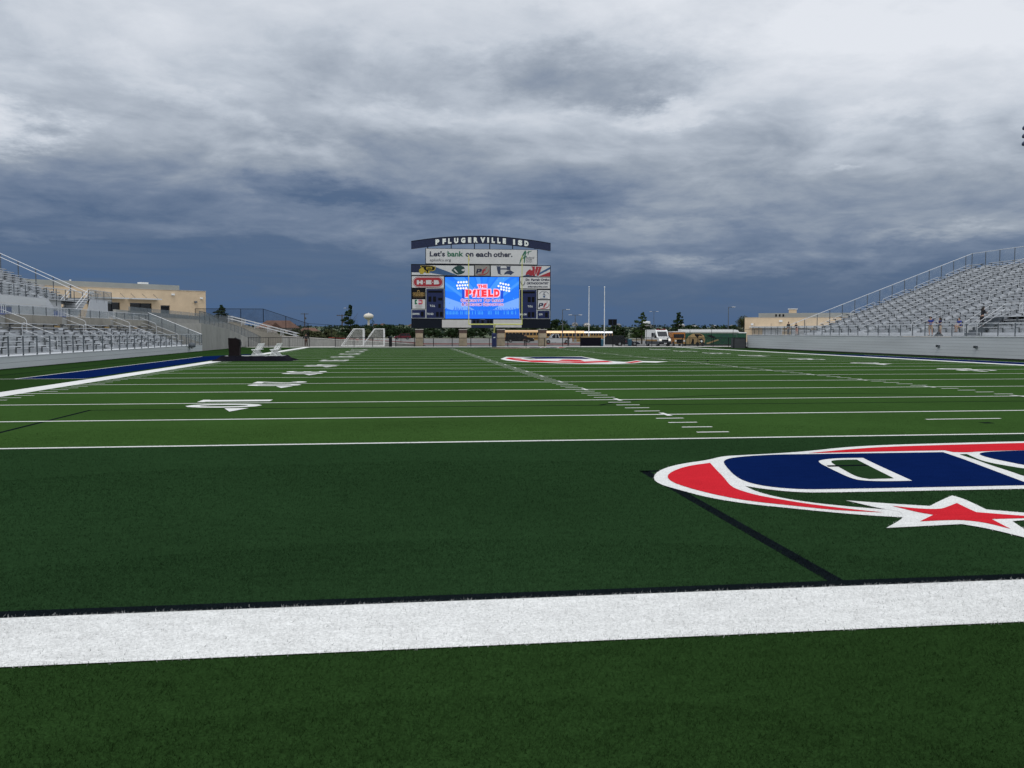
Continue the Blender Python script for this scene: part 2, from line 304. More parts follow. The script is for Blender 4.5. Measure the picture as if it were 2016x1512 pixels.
grid('dirt_verge', -100, 260, 262.05, 300, 60, 4, lambda x, y: lot(x, y) + .02, DIRT)
def strip(name, pts, w, z0, z1, m):
    mb = MB()
    for a, b in zip(pts, pts[1:]): mb.beam((a[0], a[1], (z0 + z1) / 2), (b[0], b[1], (z0 + z1) / 2), w, z1 - z0)
    return mb.build(name, m, None, 'structure')
strip('red_kerb', [(-22, 146), (-11, 132), (16, 128), (24, 129)], .35, -.02, .13, REDC)
strip('lot_kerb', [(-60, 258), (190, 258)], .3, -.02, .14, SLAB)

# ------------------------------------------------------------------ the field: turf sheets and inlaid markings
YD = .9144
field = MB().flat([(-33.2, -40, 0), (31, -40, 0), (31, 102.4, 0), (-33.2, 102.4, 0)]).build('field_surround', T_OUT, None, 'structure')
LAY = []   # (polygon xy, material index) in painting order, for the blades near the camera
TM = [T_OUT, T_FIELD, T_END, T_WHITE, T_BLACK, T_BLUE, T_RED]
def paint(name, polys, mi, z, parent=field):
    mb = MB()
    for p in polys:
        mb.flat([(x, y, z) for x, y in p])
        if min(q[1] for q in p) < 10: LAY.append((p, mi))
    return mb.build(name, TM[mi] if mi >= 0 else T_DIM, parent)
def soft(P, n=2):   # round the gentle bends of a traced outline, keep its real corners
    for _ in range(n):
        out = []
        for i in range(len(P)):
            a, b, c = Vector(P[i - 1]), Vector(P[i]), Vector(P[(i + 1) % len(P)]); u, w = b - a, c - b
            if u.length < 1e-6 or w.length < 1e-6: continue
            if u.angle(w) < R(52): k = .25; out += [tuple(b - u * k), tuple(b + w * k)]
            else: out.append(tuple(b))
        P = out
    return P
rect = lambda x0, x1, y0, y1: [(x0, y0), (x1, y0), (x1, y1), (x0, y1)]
paint('playing_turf', [rect(-24.38, 24.38, 0, 91.44)], 1, .004)
for y0, y1 in ((-9.144, 0), (91.44, 100.584)): paint('end_zone', [rect(-24.38, 24.38, y0, y1)], 2, .004)
for p in (rect(-25.3, 25.3, -10.06, -9.144), rect(-25.3, 25.3, 100.584, 101.5), rect(-25.3, -24.38, -9.144, 100.584), rect(24.38, 25.3, -9.144, 100.584)): paint('border_stripe', [p], 3, .008)
for k in range(0, 101, 5):
    w = .10 if k in (0, 100) else .065
    paint('yard_line', [rect(-24.38, 24.38, k * YD - w / (1 if k in (0, 100) else 1), k * YD + (w * .2 if k == 0 else w * .9))], 3, .008)
# hash marks: 1 yd ticks in four rows, and the short cross ticks on every fifth yard
hm = []
for k in range(1, 100):
    if k % 5:
        for sx in (-1, 1):
            hm.append(rect(*sorted((sx * 6.16, sx * 6.80)), k * YD - .05, k * YD + .05)); hm.append(rect(*sorted((sx * 23.62, sx * 24.2)), k * YD - .045, k * YD + .045))
mb = MB()
for p in hm:
    mb.flat([(x, y, .008) for x, y in p])
    if p[0][1] < 10: LAY.append((p, 3))
mb.build('hash_mark', T_WHITE, field, 'stuff')
for k in range(5, 100, 5):
    for sx in (-1, 1): paint('cross_tick', [rect(sx * 6.3 - .06, sx * 6.3 + .06, k * YD - .36, k * YD + .36)], 3, .012)
paint('try_line', [rect(-.86, .95, 3 * YD - .05, 3 * YD + .05)], 3, .008); paint('try_line', [rect(-.9, .9, 97 * YD - .05, 97 * YD + .05)], 3, .008)
# numbers: 6 ft tall, tops towards the middle, ten-yard pairs with an arrow
for k in range(10, 100, 10):
    s = str(k if k <= 50 else 100 - k)
    for sx in (-1, 1):
        mb = MB()
        for di, ch in enumerate(s):
            # left side reads from the left sideline: first digit is farther away; right side the other way round
            far = (di == 0) if sx < 0 else (di == 1)
            yc = k * YD + (.80 if far else -.90); hw = .58 if ch != '1' else .27
            def f(u, v, yc=yc, hw=hw, sx=sx): return (sx * (18.1 - v * 1.95), yc + sx * (u - .5) * 2 * hw, .012)
            text_into(mb, ch, f, .018 if ch != '1' else .0)
            if ch == '1': mb.flat([(sx * 18.1, yc - .40, .0125), (sx * 18.1, yc + .40, .0125), (sx * 17.9, yc + .40, .0125), (sx * 17.9, yc - .40, .0125)])
        if k != 50:
            d = -1 if k < 50 else 1; yb = k * YD + d * (1.72 if d * sx > 0 or k < 50 else 1.6)
            mb.flat([(sx * 16.35, yb, .012), (sx * 16.95, yb, .012), (sx * 16.65, yb + d * .95, .012)])
        o = mb.build('yard_number', T_WHITE, field)
# soccer and restraining lines
def ring(cx, cy, r, a0, a1, w, n=40):
    out = []
    for i in range(n):
        t0 = a0 + (a1 - a0) * i / n; t1 = a0 + (a1 - a0) * (i + 1) / n
        out.append([(cx + (r - w) * math.cos(t0), cy + (r - w) * math.sin(t0)), (cx + r * math.cos(t0), cy + r * math.sin(t0)), (cx + r * math.cos(t1), cy + r * math.sin(t1)), (cx + (r - w) * math.cos(t1), cy + (r - w) * math.sin(t1))])
    return out
bw = .10
paint('black_line', [rect(-30.2, 30.2, -9.144, -9.0)], 4, .010)
for sy, y0 in ((1, -9.144), (-1, 100.584)):
    Yf = lambda v, sy=sy, y0=y0: y0 + sy * v
    def rr(x0, x1, a, b): q = sorted((Yf(a), Yf(b))); return rect(x0, x1, q[0], q[1])
    paint('black_line', [rr(-20.2, -20.1, .14, 16.5), rr(20.1, 20.2, .14, 16.5), rr(-20.2, 20.2, 16.4, 16.5)], 4, .006)
    paint('black_line', [rr(-9.2, -9.07, .14, 5.6), rr(9.07, 9.2, .14, 5.6), rr(-9.2, 9.2, 5.48, 5.6)], 4, .006)
    c = Yf(11.0); a = math.acos(5.5 / 9.15)
    paint('black_line', ring(0, c, 9.15, sy * math.pi / 2 - a, sy * math.pi / 2 + a, .1), 4, .006)
paint('black_line', ring(0, 45.72, 9.15, 0, 2 * math.pi, .1, 60), 4, .006)
paint('black_line', [rect(-30.3, -30.2, -9, 100), rect(30.1, 30.2, -9, 100)], 4, .006); paint('black_line', [rect(-.12, .12, 1.78, 2.0)], 4, .0065)
# coaches' boxes
paint('coaches_box', [[(-28.3, 22.86), (-25.7, 22.86), (-25.7, 65.5), (-28.3, 57.0)]], 5, .008)
paint('coaches_box', [[(25.4, 24), (28.0, 24), (28.0, 57), (25.4, 65.5)]], 5, .008)
paint('white_line', [rect(-28.4, -28.3, 22.8, 57), rect(-33, -25.3, 22.74, 22.84), rect(28.0, 28.1, 24, 57)], 3, .009)
paint('white_line', [rect(-27.4, -26.9, 17.0, 17.12)], 3, .009)
# end-zone emblem, both ends, and the midfield emblem
W1=[(-9.17, -4.12), (-8.9, -3.54), (-8.46, -3.05), (-7.9, -2.72), (-7.54, -2.35), (-7.22, -2.28), (-6.66, -2.17), (-5.98, -1.98), (-5.08, -1.55), (-4.27, -1.37), (-3.12, -1.27), (-1.51, -1.18), (1.16, -1.16), (-3.04, -5.55), (-4.86, -5.52), (-7.43, -5.47), (-7.77, -5.4), (-8.04, -5.17), (-8.21, -4.92), (-8.23, -5.28), (-8.13, -5.67), (-7.93, -5.99), (-7.61, -6.28), (-7.19, -6.54), (-7.02, -6.64), (-7.21, -6.94), (-7.64, -6.75), (-7.97, -6.53), (-8.29, -6.28), (-8.63, -6.02), (-8.94, -5.61), (-9.13, -5.04), (-9.25, -4.61)]
R1=[(-8.99, -4.14), (-8.76, -3.68), (-8.38, -3.24), (-7.97, -3.01), (-8.11, -3.64), (-8.23, -4.23), (-8.4, -4.92), (-8.4, -5.2), (-8.32, -5.55), (-8.18, -5.79), (-7.98, -6.1), (-7.68, -6.41), (-7.37, -6.66), (-7.83, -6.48), (-8.15, -6.21), (-8.57, -5.86), (-8.78, -5.49), (-8.94, -5.06), (-9.04, -4.59)]
R2=[(-6.05, -2.2), (-5.25, -1.87), (-4.41, -1.61), (-3.28, -1.51), (-1.68, -1.41), (0.94, -1.39), (-0.03, -2.4), (-2.35, -2.27), (-3.13, -2.32), (-3.47, -2.42), (-3.66, -2.35), (-3.66, -2.14), (-4.73, -2.15)]
B1=[(-7.71, -2.84), (-7.44, -2.51), (-6.78, -2.29), (-6.13, -2.3), (-3.83, -2.35), (-3.98, -3.05), (-4.26, -4.1), (-4.52, -5.08), (-4.57, -5.31), (-7.32, -5.27), (-7.68, -5.22), (-7.96, -5.0), (-8.08, -4.68), (-8.06, -4.22), (-7.86, -3.36)]
Wh=[(-6.36, -3.11), (-6.16, -2.92), (-5.85, -2.81), (-5.47, -2.83), (-5.62, -3.45), (-5.92, -4.85), (-6.28, -4.85), (-6.53, -4.78), (-6.62, -4.62), (-6.51, -3.92)]
Gh=[(-6.17, -3.13), (-6.0, -3.01), (-5.67, -3.01), (-5.84, -3.72), (-6.06, -4.66), (-6.41, -4.67), (-6.49, -4.5), (-6.32, -3.76)]
Gs=[(-3.72, -2.61), (-3.59, -2.6), (-3.82, -3.25), (-3.84, -3.57), (-3.78, -3.88), (-3.74, -4.07), (-3.3, -4.5), (-4.23, -5.59), (-4.2, -4.67), (-4.1, -4.31), (-3.98, -3.7), (-3.83, -3.14)]
B2=[(-3.42, -2.62), (-3.15, -2.41), (-2.81, -2.35), (-2.38, -2.31), (0.33, -2.25), (-2.16, -4.81), (-3.24, -4.41), (-3.5, -3.76), (-3.5, -3.4), (-3.52, -3.07)]
WS=[(-7.43, -5.97), (-7.09, -6.18), (-6.67, -6.39), (-6.29, -6.05), (-6.03, -5.84), (-6.02, -6.05), (-6.17, -6.64), (-5.89, -6.85), (-5.51, -7.05), (-6.3, -7.22), (-6.64, -8.09), (-6.75, -7.52), (-6.9, -7.28), (-7.75, -7.35), (-7.28, -6.91), (-7.17, -6.63), (-7.29, -6.45)]
RS=[(-7.09, -6.34), (-6.89, -6.52), (-6.67, -6.58), (-6.49, -6.45), (-6.27, -6.28), (-6.34, -6.56), (-6.38, -6.77), (-6.01, -7.01), (-5.75, -7.12), (-6.45, -7.11), (-6.57, -7.55), (-6.62, -7.26), (-6.76, -7.12), (-6.92, -7.1), (-7.25, -7.12), (-6.92, -6.84), (-7.01, -6.7)]
MW=[(-5.28, 48.23), (-4.17, 53.83), (-3.78, 53.06), (2.02, 54.01), (1.66, 46.94), (1.57, 43.99), (1.72, 40.94), (2.29, 40.89), (3.78, 43.77), (3.9, 42.47), (5.33, 41.44), (3.89, 39.4), (3.19, 39.96), (2.21, 38.46), (0.22, 37.14), (-1.3, 37.59), (-2.73, 38.64), (-4.5, 41.56), (-5.27, 44.66)]
MB_=[(-3.71, 52.57), (-0.51, 53.24), (1.71, 52.54), (1.36, 47.17), (-1.0, 48.24), (-2.71, 47.98), (-2.64, 51.06)]
MR=[(-4.81, 49.25), (-4.28, 51.21), (-3.58, 50.46), (-3.82, 46.45), (-3.73, 44.51), (-1.84, 43.59), (-0.99, 46.18), (0.07, 45.29), (-0.24, 42.35), (1.4, 43.27), (1.31, 40.48), (-1.05, 38.78), (-3.99, 41.18), (-4.65, 44.79)]
MS=[(1.75, 39.29), (3.43, 42.52), (3.46, 41.11), (2.07, 38.78)]
MG=[(-3.35, 49.77), (-2.77, 50.16), (-2.83, 47.58), (-3.46, 47.23)]
for flip in (0, 1):
    T = (lambda p: [(-x - .5, 91.44 - y) for x, y in p]) if flip else (lambda p: p)
    em = bpy.data.objects.new('end_zone_emblem', None); COL.objects.link(em); em.parent = field
    for nm, polys, mi, z in (('white_outline', [W1], 3, .012), ('star_outline', [WS], 3, .014), ('red_swoosh', [R1, R2], 6, .016), ('blue_letter', [B1], 5, .016), ('blue_letter', [B2], 5, .016), ('letter_counter_edge', [Wh], 3, .020),
                             ('letter_counter', [Gh], 2, .024), ('letter_gap', [Gs], 2, .0165), ('counter_line', [[(-6.44, -3.62), (-5.82, -3.62), (-5.80, -3.52), (-6.41, -3.52)]], 4, .028), ('red_star', [RS], 6, .017)):
        paint(nm, [T(soft(p)) if len(p) > 5 else T(p) for p in polys], mi, z, em)
em = bpy.data.objects.new('midfield_emblem', None); COL.objects.link(em); em.parent = field
for nm, p, mi, z in (('white_outline', MW, 3, .012), ('blue_letter', MB_, 5, .016), ('red_swoosh', MR, 6, .017), ('red_star', MS, 6, .018), ('green_gap', MG, 1, .019)): paint(nm, [p], mi, z, em)
# faint stripes across the midfield emblem (its white inlays)
for a, b in (((-4.3, 48.0), (-1.4, 40.6)), ((-2.9, 44.6), (.6, 40.2)), ((-3.9, 50.6), (-3.0, 46.2)), ((-.7, 46.6), (2.1, 41.6))):
    d = Vector((b[0] - a[0], b[1] - a[1])).normalized() * .16; n = Vector((-d.y, d.x))
    paint('white_inlay', [[(a[0] + n.x, a[1] + n.y), (a[0] - n.x, a[1] - n.y), (b[0] - n.x, b[1] - n.y), (b[0] + n.x, b[1] + n.y)]], 3, .021, em)

# turf blades: real fibres where the eye can tell them apart, coloured by the inlay they stand in
def inside(P, x, y):
    c = np.zeros(len(x), bool); n = len(P)
    for i in range(n):
        x0, y0 = P[i]; x1, y1 = P[(i + 1) % n]
        if y0 == y1: continue
        c ^= ((y0 > y) != (y1 > y)) & (x < (x1 - x0) * (y - y0) / (y1 - y0) + x0)
    return c
def blades():
    xs, ys = [], []
    for r0, r1, dens in ((1.3, 4.5, 8500), (4.5, 8, 5200), (8, 13, 2600), (13, 19, 1100), (19, 27, 420)):
        half = R(41); A = half * (r1 * r1 - r0 * r0); n = int(A * dens)
        r = np.sqrt(RNG.uniform(r0 * r0, r1 * r1, n)); a = RNG.uniform(-half, half, n) + YAW
        xs.append(CAMP.x + r * np.sin(a)); ys.append(CAMP.y + r * np.cos(a))
    x = np.concatenate(xs); y = np.concatenate(ys); k = (x > -33) & (x < 31); x, y = x[k], y[k]; n = len(x)
    mi = np.zeros(n, np.int32); x0_, y0_ = x.copy(), y.copy(); x = x + RNG.normal(0, .011, n); y = y + RNG.normal(0, .011, n)   # fibres splay across an inlay's edge
    for P, m in LAY:
        px = [p[0] for p in P]; py = [p[1] for p in P]; sel = np.where((x >= min(px)) & (x <= max(px)) & (y >= min(py)) & (y <= max(py)))[0]
        if len(sel): s2 = sel[inside(P, x[sel], y[sel])]; mi[s2] = m
    x, y = x0_, y0_; crumb = (mi == 3) & (RNG.random(n) < .028)
    d = np.hypot(x - CAMP.x, y - CAMP.y)
    h = RNG.uniform(.013, .029, n) * np.clip(1.25 - d / 30, .45, 1); w = RNG.uniform(.0011, .0021, n) * np.clip(d / 6, 1, 2.2)
    mi[crumb & (d < 9)] = 4; th = RNG.uniform(0, 2 * np.pi, n); lx = RNG.normal(.004, .016, n); ly = RNG.normal(.004, .017, n)
    V = np.zeros((n, 3, 3), np.float32)
    V[:, 0] = np.stack([x - w * np.cos(th), y - w * np.sin(th), np.full(n, .001)], 1)
    V[:, 1] = np.stack([x + w * np.cos(th), y + w * np.sin(th), np.full(n, .001)], 1)
    V[:, 2] = np.stack([x + lx, y + ly, h], 1)
    me = bpy.data.meshes.new('turf_blades'); me.vertices.add(3 * n); me.loops.add(3 * n); me.polygons.add(n)
    me.vertices.foreach_set('co', V.reshape(-1)); me.loops.foreach_set('vertex_index', np.arange(3 * n, dtype=np.int32))
    me.polygons.foreach_set('loop_start', np.arange(0, 3 * n, 3, dtype=np.int32)); me.polygons.foreach_set('material_index', mi)
    for m in TM: me.materials.append(m)
    me.update(); me.validate(); o = bpy.data.objects.new('turf_grass', me); COL.objects.link(o); o['kind'] = 'stuff'
    o['label'] = 'short artificial turf fibres covering the near end of the field'
    print('blades', n)
blades()

# ------------------------------------------------------------------ right-hand aluminium bleacher
def bleacher(root, sgn, X0, Y0, Y1, ztop_front, rows, tread, rise, z_first, x_first, aisles, prefix_lower=False, riser_mat=TREAD, brk_pitch=1.83, seat_over=None):
    """seat rows climbing away from the field; sgn=+1 climbs towards +X. Y0<Y1."""
    segs = []; y = Y0
    for a in sorted(aisles):
        if a - .6 > y: segs.append((y, a - .6))
        y = a + .6
    if y < Y1: segs.append((y, Y1))
    brk = MB(); nose = MB()
    box = MB().box(-.001, .001, 0, 1, 0, .001)
    for r in range(rows):
        xa = x_first + sgn * tread * r; xb = xa + sgn * tread; z = z_first + rise * r
        lo, hi = sorted((xa, xb))
        MB().box(lo, hi - .002 if sgn > 0 else hi, Y0, Y1, z - .045, z).build('footboard', TREAD, root)
        MB().box(*sorted((xa - sgn * .012, xa + sgn * .002)), Y0, Y1, z - rise, z - .047).build('riser_board', riser_mat, root)
        for (a, b) in segs:
            sx = xa + sgn * .42
            MB().box(*sorted((sx, sx + sgn * .27)), a, b, z + .40, z + .445).build('seat_plank', ALU, root)
            y = a + .25
            while y < b:
                brk.box(*sorted((sx - sgn * .02, sx + sgn * .27)), y - .03, y + .03, z + .33, z + .398)
                brk.box(*sorted((sx + sgn * .205, sx + sgn * .262)), y - .035, y + .035, z, z + .335); y += brk_pitch
            for e in (a, b): brk.box(*sorted((sx - sgn * .01, sx + sgn * .28)), e - .02, e + .02, z + .37, z + .45)
        for a in aisles:   # half step in each aisle
            if Y0 < a < Y1: nose.box(*sorted((xa + sgn * .36, xb - sgn * .014)), a - .55, a + .55, z, z + rise * .5)
    brk.build('seat_bracket', BRK, root, 'stuff'); nose.build('aisle_step', ALU, root, 'stuff')
def handrail(root, p, q, r=.018, h=.9, mid=.45, ends=True, m=ALU, name='handrail'):
    p = Vector(p); q = Vector(q); up = Vector((0, 0, 1)); mb = MB(); d = (q - p); d = d.normalized()
    P = [p, p + up * (h - .12), p + up * h + d * .12, q + up * h - d * .12, q + up * (h - .12), q] if ends else [p + up * h, q + up * h]
    mb.path(P, r)
    if mid: mb.tube(p + up * mid + d * .1, q + up * mid - d * .1, r * .85, n=6)
    return mb.build(name, m, root)
RS = thing('bleacher_stand', 'tall aluminium bleacher with many bench rows on the right of the field', 'bleacher', (31, 22, 0))
RS.location = (0, 0, 0)
XF, YE = 31.0, 80.0
for k in range(6):
    z0 = .10 + k * .255
    MB().box(XF, XF + .04, 20, 90.4, z0, z0 + .247).build('fascia_board', ALU_W, RS)
MB().box(XF + .045, XF + .1, 20, 90.38, 0, 1.6).build('fascia_backing', BLACK, RS)
MB().box(XF - .012, XF + .045, 20, 90.4, .005, .09).build('base_rail', RUBBER, RS)
MB().box(XF - .04, XF + 2.5, 20, 90.4, 1.64, 1.70).build('walkway_deck', ALU, RS)
MB().box(XF, 52, 90.34, 90.4, 0, 1.63).build('end_fascia', ALU_W, RS)
y = 20.3; py = []
for k in range(39):
    MB().box(XF + .0, XF + .055, y - .028, y + .028, 1.705, 2.66).build('rail_post', GALV, RS); py.append(y); y += 1.8
MB().box(XF - .005, XF + .05, 20.3, py[-1], 2.66, 2.715).build('top_rail', ALU_B, RS)
MB().box(XF + .01, XF + .04, 20.3, py[-1], 1.76, 1.79).build('lower_rail', ALU, RS)
MB().flat([(XF + .025, 20.3, 1.79), (XF + .025, py[-1], 1.79), (XF + .025, py[-1], 2.66), (XF + .025, 20.3, 2.66)]).build('rail_mesh', RAIL_L, RS)
AIS = [77.2, 68.2, 59.2, 50.2, 41.2, 32.2]
NR, TR, RI, XS, ZS = 27, .762, .288, 33.6, 1.98
bleacher(RS, 1, XF, 20, YE, 1.62, NR, TR, RI, ZS, XS, AIS)
for a in AIS:
    for r0 in (0, 5, 10, 15, 20):
        for off in (0,):
            xa = XS + TR * r0 + .25; xb = XS + TR * (r0 + 4) + .1
            handrail(RS, (xa, a + off, ZS + RI * r0), (xb, a + off, ZS + RI * (r0 + 4)), mid=.5)
# end railing up the far side of the rows and the back railing along the top
er = MB(); zr = lambda x: ZS + RI * (x - XS) / TR
for k in range(0, NR + 1, 2):
    x = XS + TR * k
    MB().box(x - .03, x + .03, YE, YE + .06, zr(x) - .25, zr(x) + 1.50).build('end_post', GALV, RS)
xT = XS + TR * NR
MB().beam((XS - 2.4, YE + .03, zr(XS - 2.4) + 1.55), (xT, YE + .03, zr(xT) + 1.52), .06).build('sloping_rail', ALU_B, RS)
MB().flat([(XS, YE + .03, zr(XS) + .2), (xT, YE + .03, zr(xT) + .2), (xT, YE + .03, zr(xT) + 1.5), (XS, YE + .03, zr(XS) + 1.5)]).build('end_mesh', RAIL_L, RS)
for k in range(25):
    yy = YE - 2.4 * k
    MB().box(xT - .03, xT + .03, yy - .03, yy + .03, zr(xT) - .2, zr(xT) + 1.52).build('back_post', GALV, RS)
MB().box(xT - .03, xT + .03, 20, YE + .05, zr(xT) + 1.5, zr(xT) + 1.56).build('back_rail', ALU_B, RS)
MB().flat([(xT, 20, zr(xT)), (xT, YE, zr(xT)), (xT, YE, zr(xT) + 1.5), (xT, 20, zr(xT) + 1.5)]).build('back_mesh', RAIL_L, RS)
# closing side under the rows, with cross framing
sb = MB(); n = 9
for k in range(n):
    x = XS + (xT - XS) * (k + 1) / n; sb.box(x - .08, x + .08, YE - .3, YE - .14, 0, zr(x) - .5)
    if k: sb.beam((x, YE - .2, zr(x) - .6), (x - (xT - XS) / n, YE - .2, .3), .08)
sb.build('under_frame', GALV, RS)
# entry stair and ramp platform cut into the lower rows
st = thing('entry_stair', 'railed aluminium stair landing in the lower rows of the right bleacher', 'stair', (0, 0, 0))
MB().box(33.55, 35.4, 50.9, 51.0, 1.7, 2.5).build('side_panel', ALU_W, st); MB().box(35.6, 38.6, 47.0, 50.9, 3.24, 3.30).build('landing', ALU, st)
for k in range(6): MB().box(33.3 + .38 * k, 33.68 + .38 * k, 49.3, 50.85, 1.70 + .25 * k, 1.94 + .25 * k).build('step', GALV, st)
for yy in (49.25, 50.95):
    handrail(st, (33.3, yy, 1.75), (35.7, yy, 3.3), r=.02, m=ALU, h=1.0, mid=.55)
handrail(st, (35.7, 50.95, 3.3), (38.5, 50.95, 3.3), r=.02, m=ALU, h=1.05, mid=.55); handrail(st, (35.7, 49.25, 3.3), (35.7, 47, 3.3), r=.02, m=ALU, h=1.05, mid=.55)
for yy in (47.6, 49.2): MB().box(35.5, 35.58, yy, yy + .08, 1.7, 3.25).build('support_post', GALV, st)
# ramp landing frame at the far end of the walkway
rl = thing('ramp_railing', 'low railed ramp frame behind the far left end of the right bleacher', 'railing', (0, 0, 0))
for p, q in (((35.5, 82.5, 1.7), (35.5, 90.2, 1.7)), ((38.5, 81.4, 1.7), (44.5, 81.4, 1.7))): handrail(rl, p, q, r=.03, h=1.05, mid=.5)
MB().box(31.05, 45, 80.2, 90.3, 1.56, 1.62).build('deck', ALU, rl)

# ------------------------------------------------------------------ left-hand lower bleacher
LS = thing('bleacher_stand', 'low aluminium bleacher with six bench rows on the left of the field', 'bleacher', (0, 0, 0))
XL = -33.0
for k in range(2): MB().box(XL - .04, XL, 18, 78.2, .03 + k * .30, .32 + k * .30).build('fascia_board', ALU_W, LS)
MB().box(XL - .1, XL - .045, 18, 78.2, 0, .6).build('fascia_backing', BLACK, LS)
MB().box(XL - 1.5, XL + .02, 18, 78.2, .62, .67).build('walkway_deck', ALU, LS)
y = 18.9
while y < 78.3:
    MB().box(XL - .06, XL, y - .03, y + .03, .60, 1.72).build('rail_post', GALV, LS); y += 1.82
MB().box(XL - .055, XL + .01, 18, 78.2, 1.72, 1.775).build('top_rail', ALU_B, LS)
MB().box(XL - .05, XL - .015, 18, 78.2, .78, .81).build('lower_rail', ALU, LS)
MB().flat([(XL - .03, 18, .81), (XL - .03, 78.2, .81), (XL - .03, 78.2, 1.72), (XL - .03, 18, 1.72)]).build('rail_mesh', RAIL_L, LS)
LA = [24.5, 33.8, 43.5, 54.3, 65.5, 74.0]
bleacher(LS, -1, XL, 18, 76.6, .6, 6, .72, .285, .68, XL - 1.0, LA, brk_pitch=1.83)
zl = lambda x: .68 + .285 * (XL - 1.0 - x) / .72
for a in LA:
    handrail(LS, (XL - 1.3, a, zl(XL - 1.3)), (XL - 3.4, a, zl(XL - 3.4)), h=.95, mid=.5)
    handrail(LS, (XL - 4.0, a + 2.2, zl(XL - 4.0)), (XL - 6.2, a + 2.2, zl(XL - 6.2)), h=.95, mid=.5)
    MB().box(XL - 5.36, XL - 5.3, a - .55, a + .55, zl(XL - 5.1) + .0, zl(XL - 5.1) + .12).build('yellow_nosing', MUSTARD, LS)
MB().path([(XL - .03, 78.2, 1.75), (XL - 5.3, 78.2, 3.95)], .035).build('sloping_rail', ALU_B, LS)
for k in range(5):
    x = XL - .06 - 1.3 * k; MB().box(x - .03, x + .03, 78.17, 78.23, max(.6, zl(x)), 1.76 + (XL - x) * .415).build('end_post', GALV, LS)
MB().flat([(XL, 78.2, .8), (XL - 5.3, 78.2, 3.0), (XL - 5.3, 78.2, 3.93), (XL, 78.2, 1.73)]).build('end_mesh', RAIL_M, LS)
fl = thing('floodlight', 'small round grey floodlight on the front corner of the left bleacher', 'light', (XL + .25, 72.6, .55))
MB().lathe([(.05, 0), (.34, .05), (.36, .22), (.30, .42), (.1, .5)], 14, (0, 0, -.1)).build('housing', GALV, fl); MB().tube((0, 0, -.2), (0, 0, 0), .04).build('bracket', BLACK, fl)
for yy, lb in ((46.0, 'nearer small box lamp on the right bleacher wall'), (50.7, 'farther small box lamp on the right bleacher wall')):
    w = thing('wall_lamp', lb, 'light', (XF - .08, yy, .85)); MB().box(-.1, .06, -.14, .14, -.05, .12).build('housing', GALV, w); MB().box(-.14, -.1, -.1, .1, -.03, .08).build('lens', DARKG, w)

# ------------------------------------------------------------------ concrete work on the left
cw = thing('concrete_wall', 'grey concrete retaining wall behind the left bleacher rows', 'wall', (0, 0, 0))
XW = -38.4
cuts = [24.5, 33.8, 43.5, 54.3, 65.5]; y = 14
for c_ in cuts + [None]:
    e = (c_ - .9 + 2.2) if c_ else 79.2
    yy = y
    while yy < e - .01:
        y2 = min(yy + 3.6, e); MB().box(XW - .3, XW, yy + .012, y2 - .012, 0, 3.15).build('wall_panel', CONC_T, cw); yy = y2
    if c_:
        MB().box(XW - 1.6, XW - 1.3, e, e + 1.8, 0, 3.1).build('recess_wall', CONC_T, cw)
        for k in range(3): MB().box(XW - 1.3 + .4 * k, XW - .9 + .4 * k, e + .02, e + 1.78, 0, 3.0 - .3 * k).build('step', CONC, cw)
        y = e + 1.8
rw = thing('ramp_wall', 'tall grey concrete wall sloping down to the far left corner', 'wall', (0, 0, 0))
top = [(79.2, 2.94), (85, 2.72), (94, 2.32), (104, 1.45), (111, .82), (119, .12)]
def ztop(y):
    for (a, za), (b, zb) in zip(top, top[1:]):
        if a <= y <= b: return za + (zb - za) * (y - a) / (b - a)
    return top[-1][1]
y = 79.2
while y < 118:
    y2 = min(y + 2.45, 119)
    MB().prism([(y + .012, 0), (y2 - .012, 0), (y2 - .012, ztop(y2)), (y + .012, ztop(y))], lambda p: (-33.3, p[0], p[1]), lambda p: (-33.6, p[0], p[1])).build('wall_panel', CONC, rw); y = y2
mbm = MB(); mbr = MB()
rtop = [(71.5, 3.78), (80, 4.2), (84, 4.0), (91, 3.28), (104, 2.55), (121, 1.15)]
def zr2(y):
    for (a, za), (b, zb) in zip(rtop, rtop[1:]):
        if a <= y <= b: return za + (zb - za) * (y - a) / (b - a)
    return rtop[-1][1]
y = 79.2
while y < 118.5:
    y2 = min(y + 2.4, 119); mbm.flat([(-33.45, y, ztop(y)), (-33.45, y2, ztop(y2)), (-33.45, y2, zr2(y2)), (-33.45, y, zr2(y))]); mbr.tube((-33.45, y, zr2(y)), (-33.45, y2, zr2(y2)), .03, n=6)
    MB().box(-33.47, -33.43, y - .02, y + .02, ztop(y), zr2(y)).build('rail_post', GALV, rw); y = y2
mbm.build('rail_mesh', RAIL_M, rw); mbr.build('top_rail', GALV, rw)
w2 = thing('concrete_wall', 'upper concrete parapet of the ramp beside the tan building', 'wall', (0, 0, 0))
y = 80
while y < 154:
    MB().box(-42.3, -42, y + .01, min(y + 4, 155) - .01, 0, 4.32 + (.2 if y > 118 else 0)).build('wall_panel', CONC, w2); y += 4
MB().flat([(-41.95, 84, 3.8), (-41.95, 155, 3.8), (-41.95, 155, 4.75), (-41.95, 84, 4.75)]).build('rail_mesh', RAIL_M, w2)
MB().prism([(-33.6, 0), (-33.6, 2.9), (-42, 2.9), (-42, 0)], lambda p: (p[0], 79.4, p[1]), lambda p: (p[0], 119, p[1] * .08)).build('ramp_slab', CONC, rw)
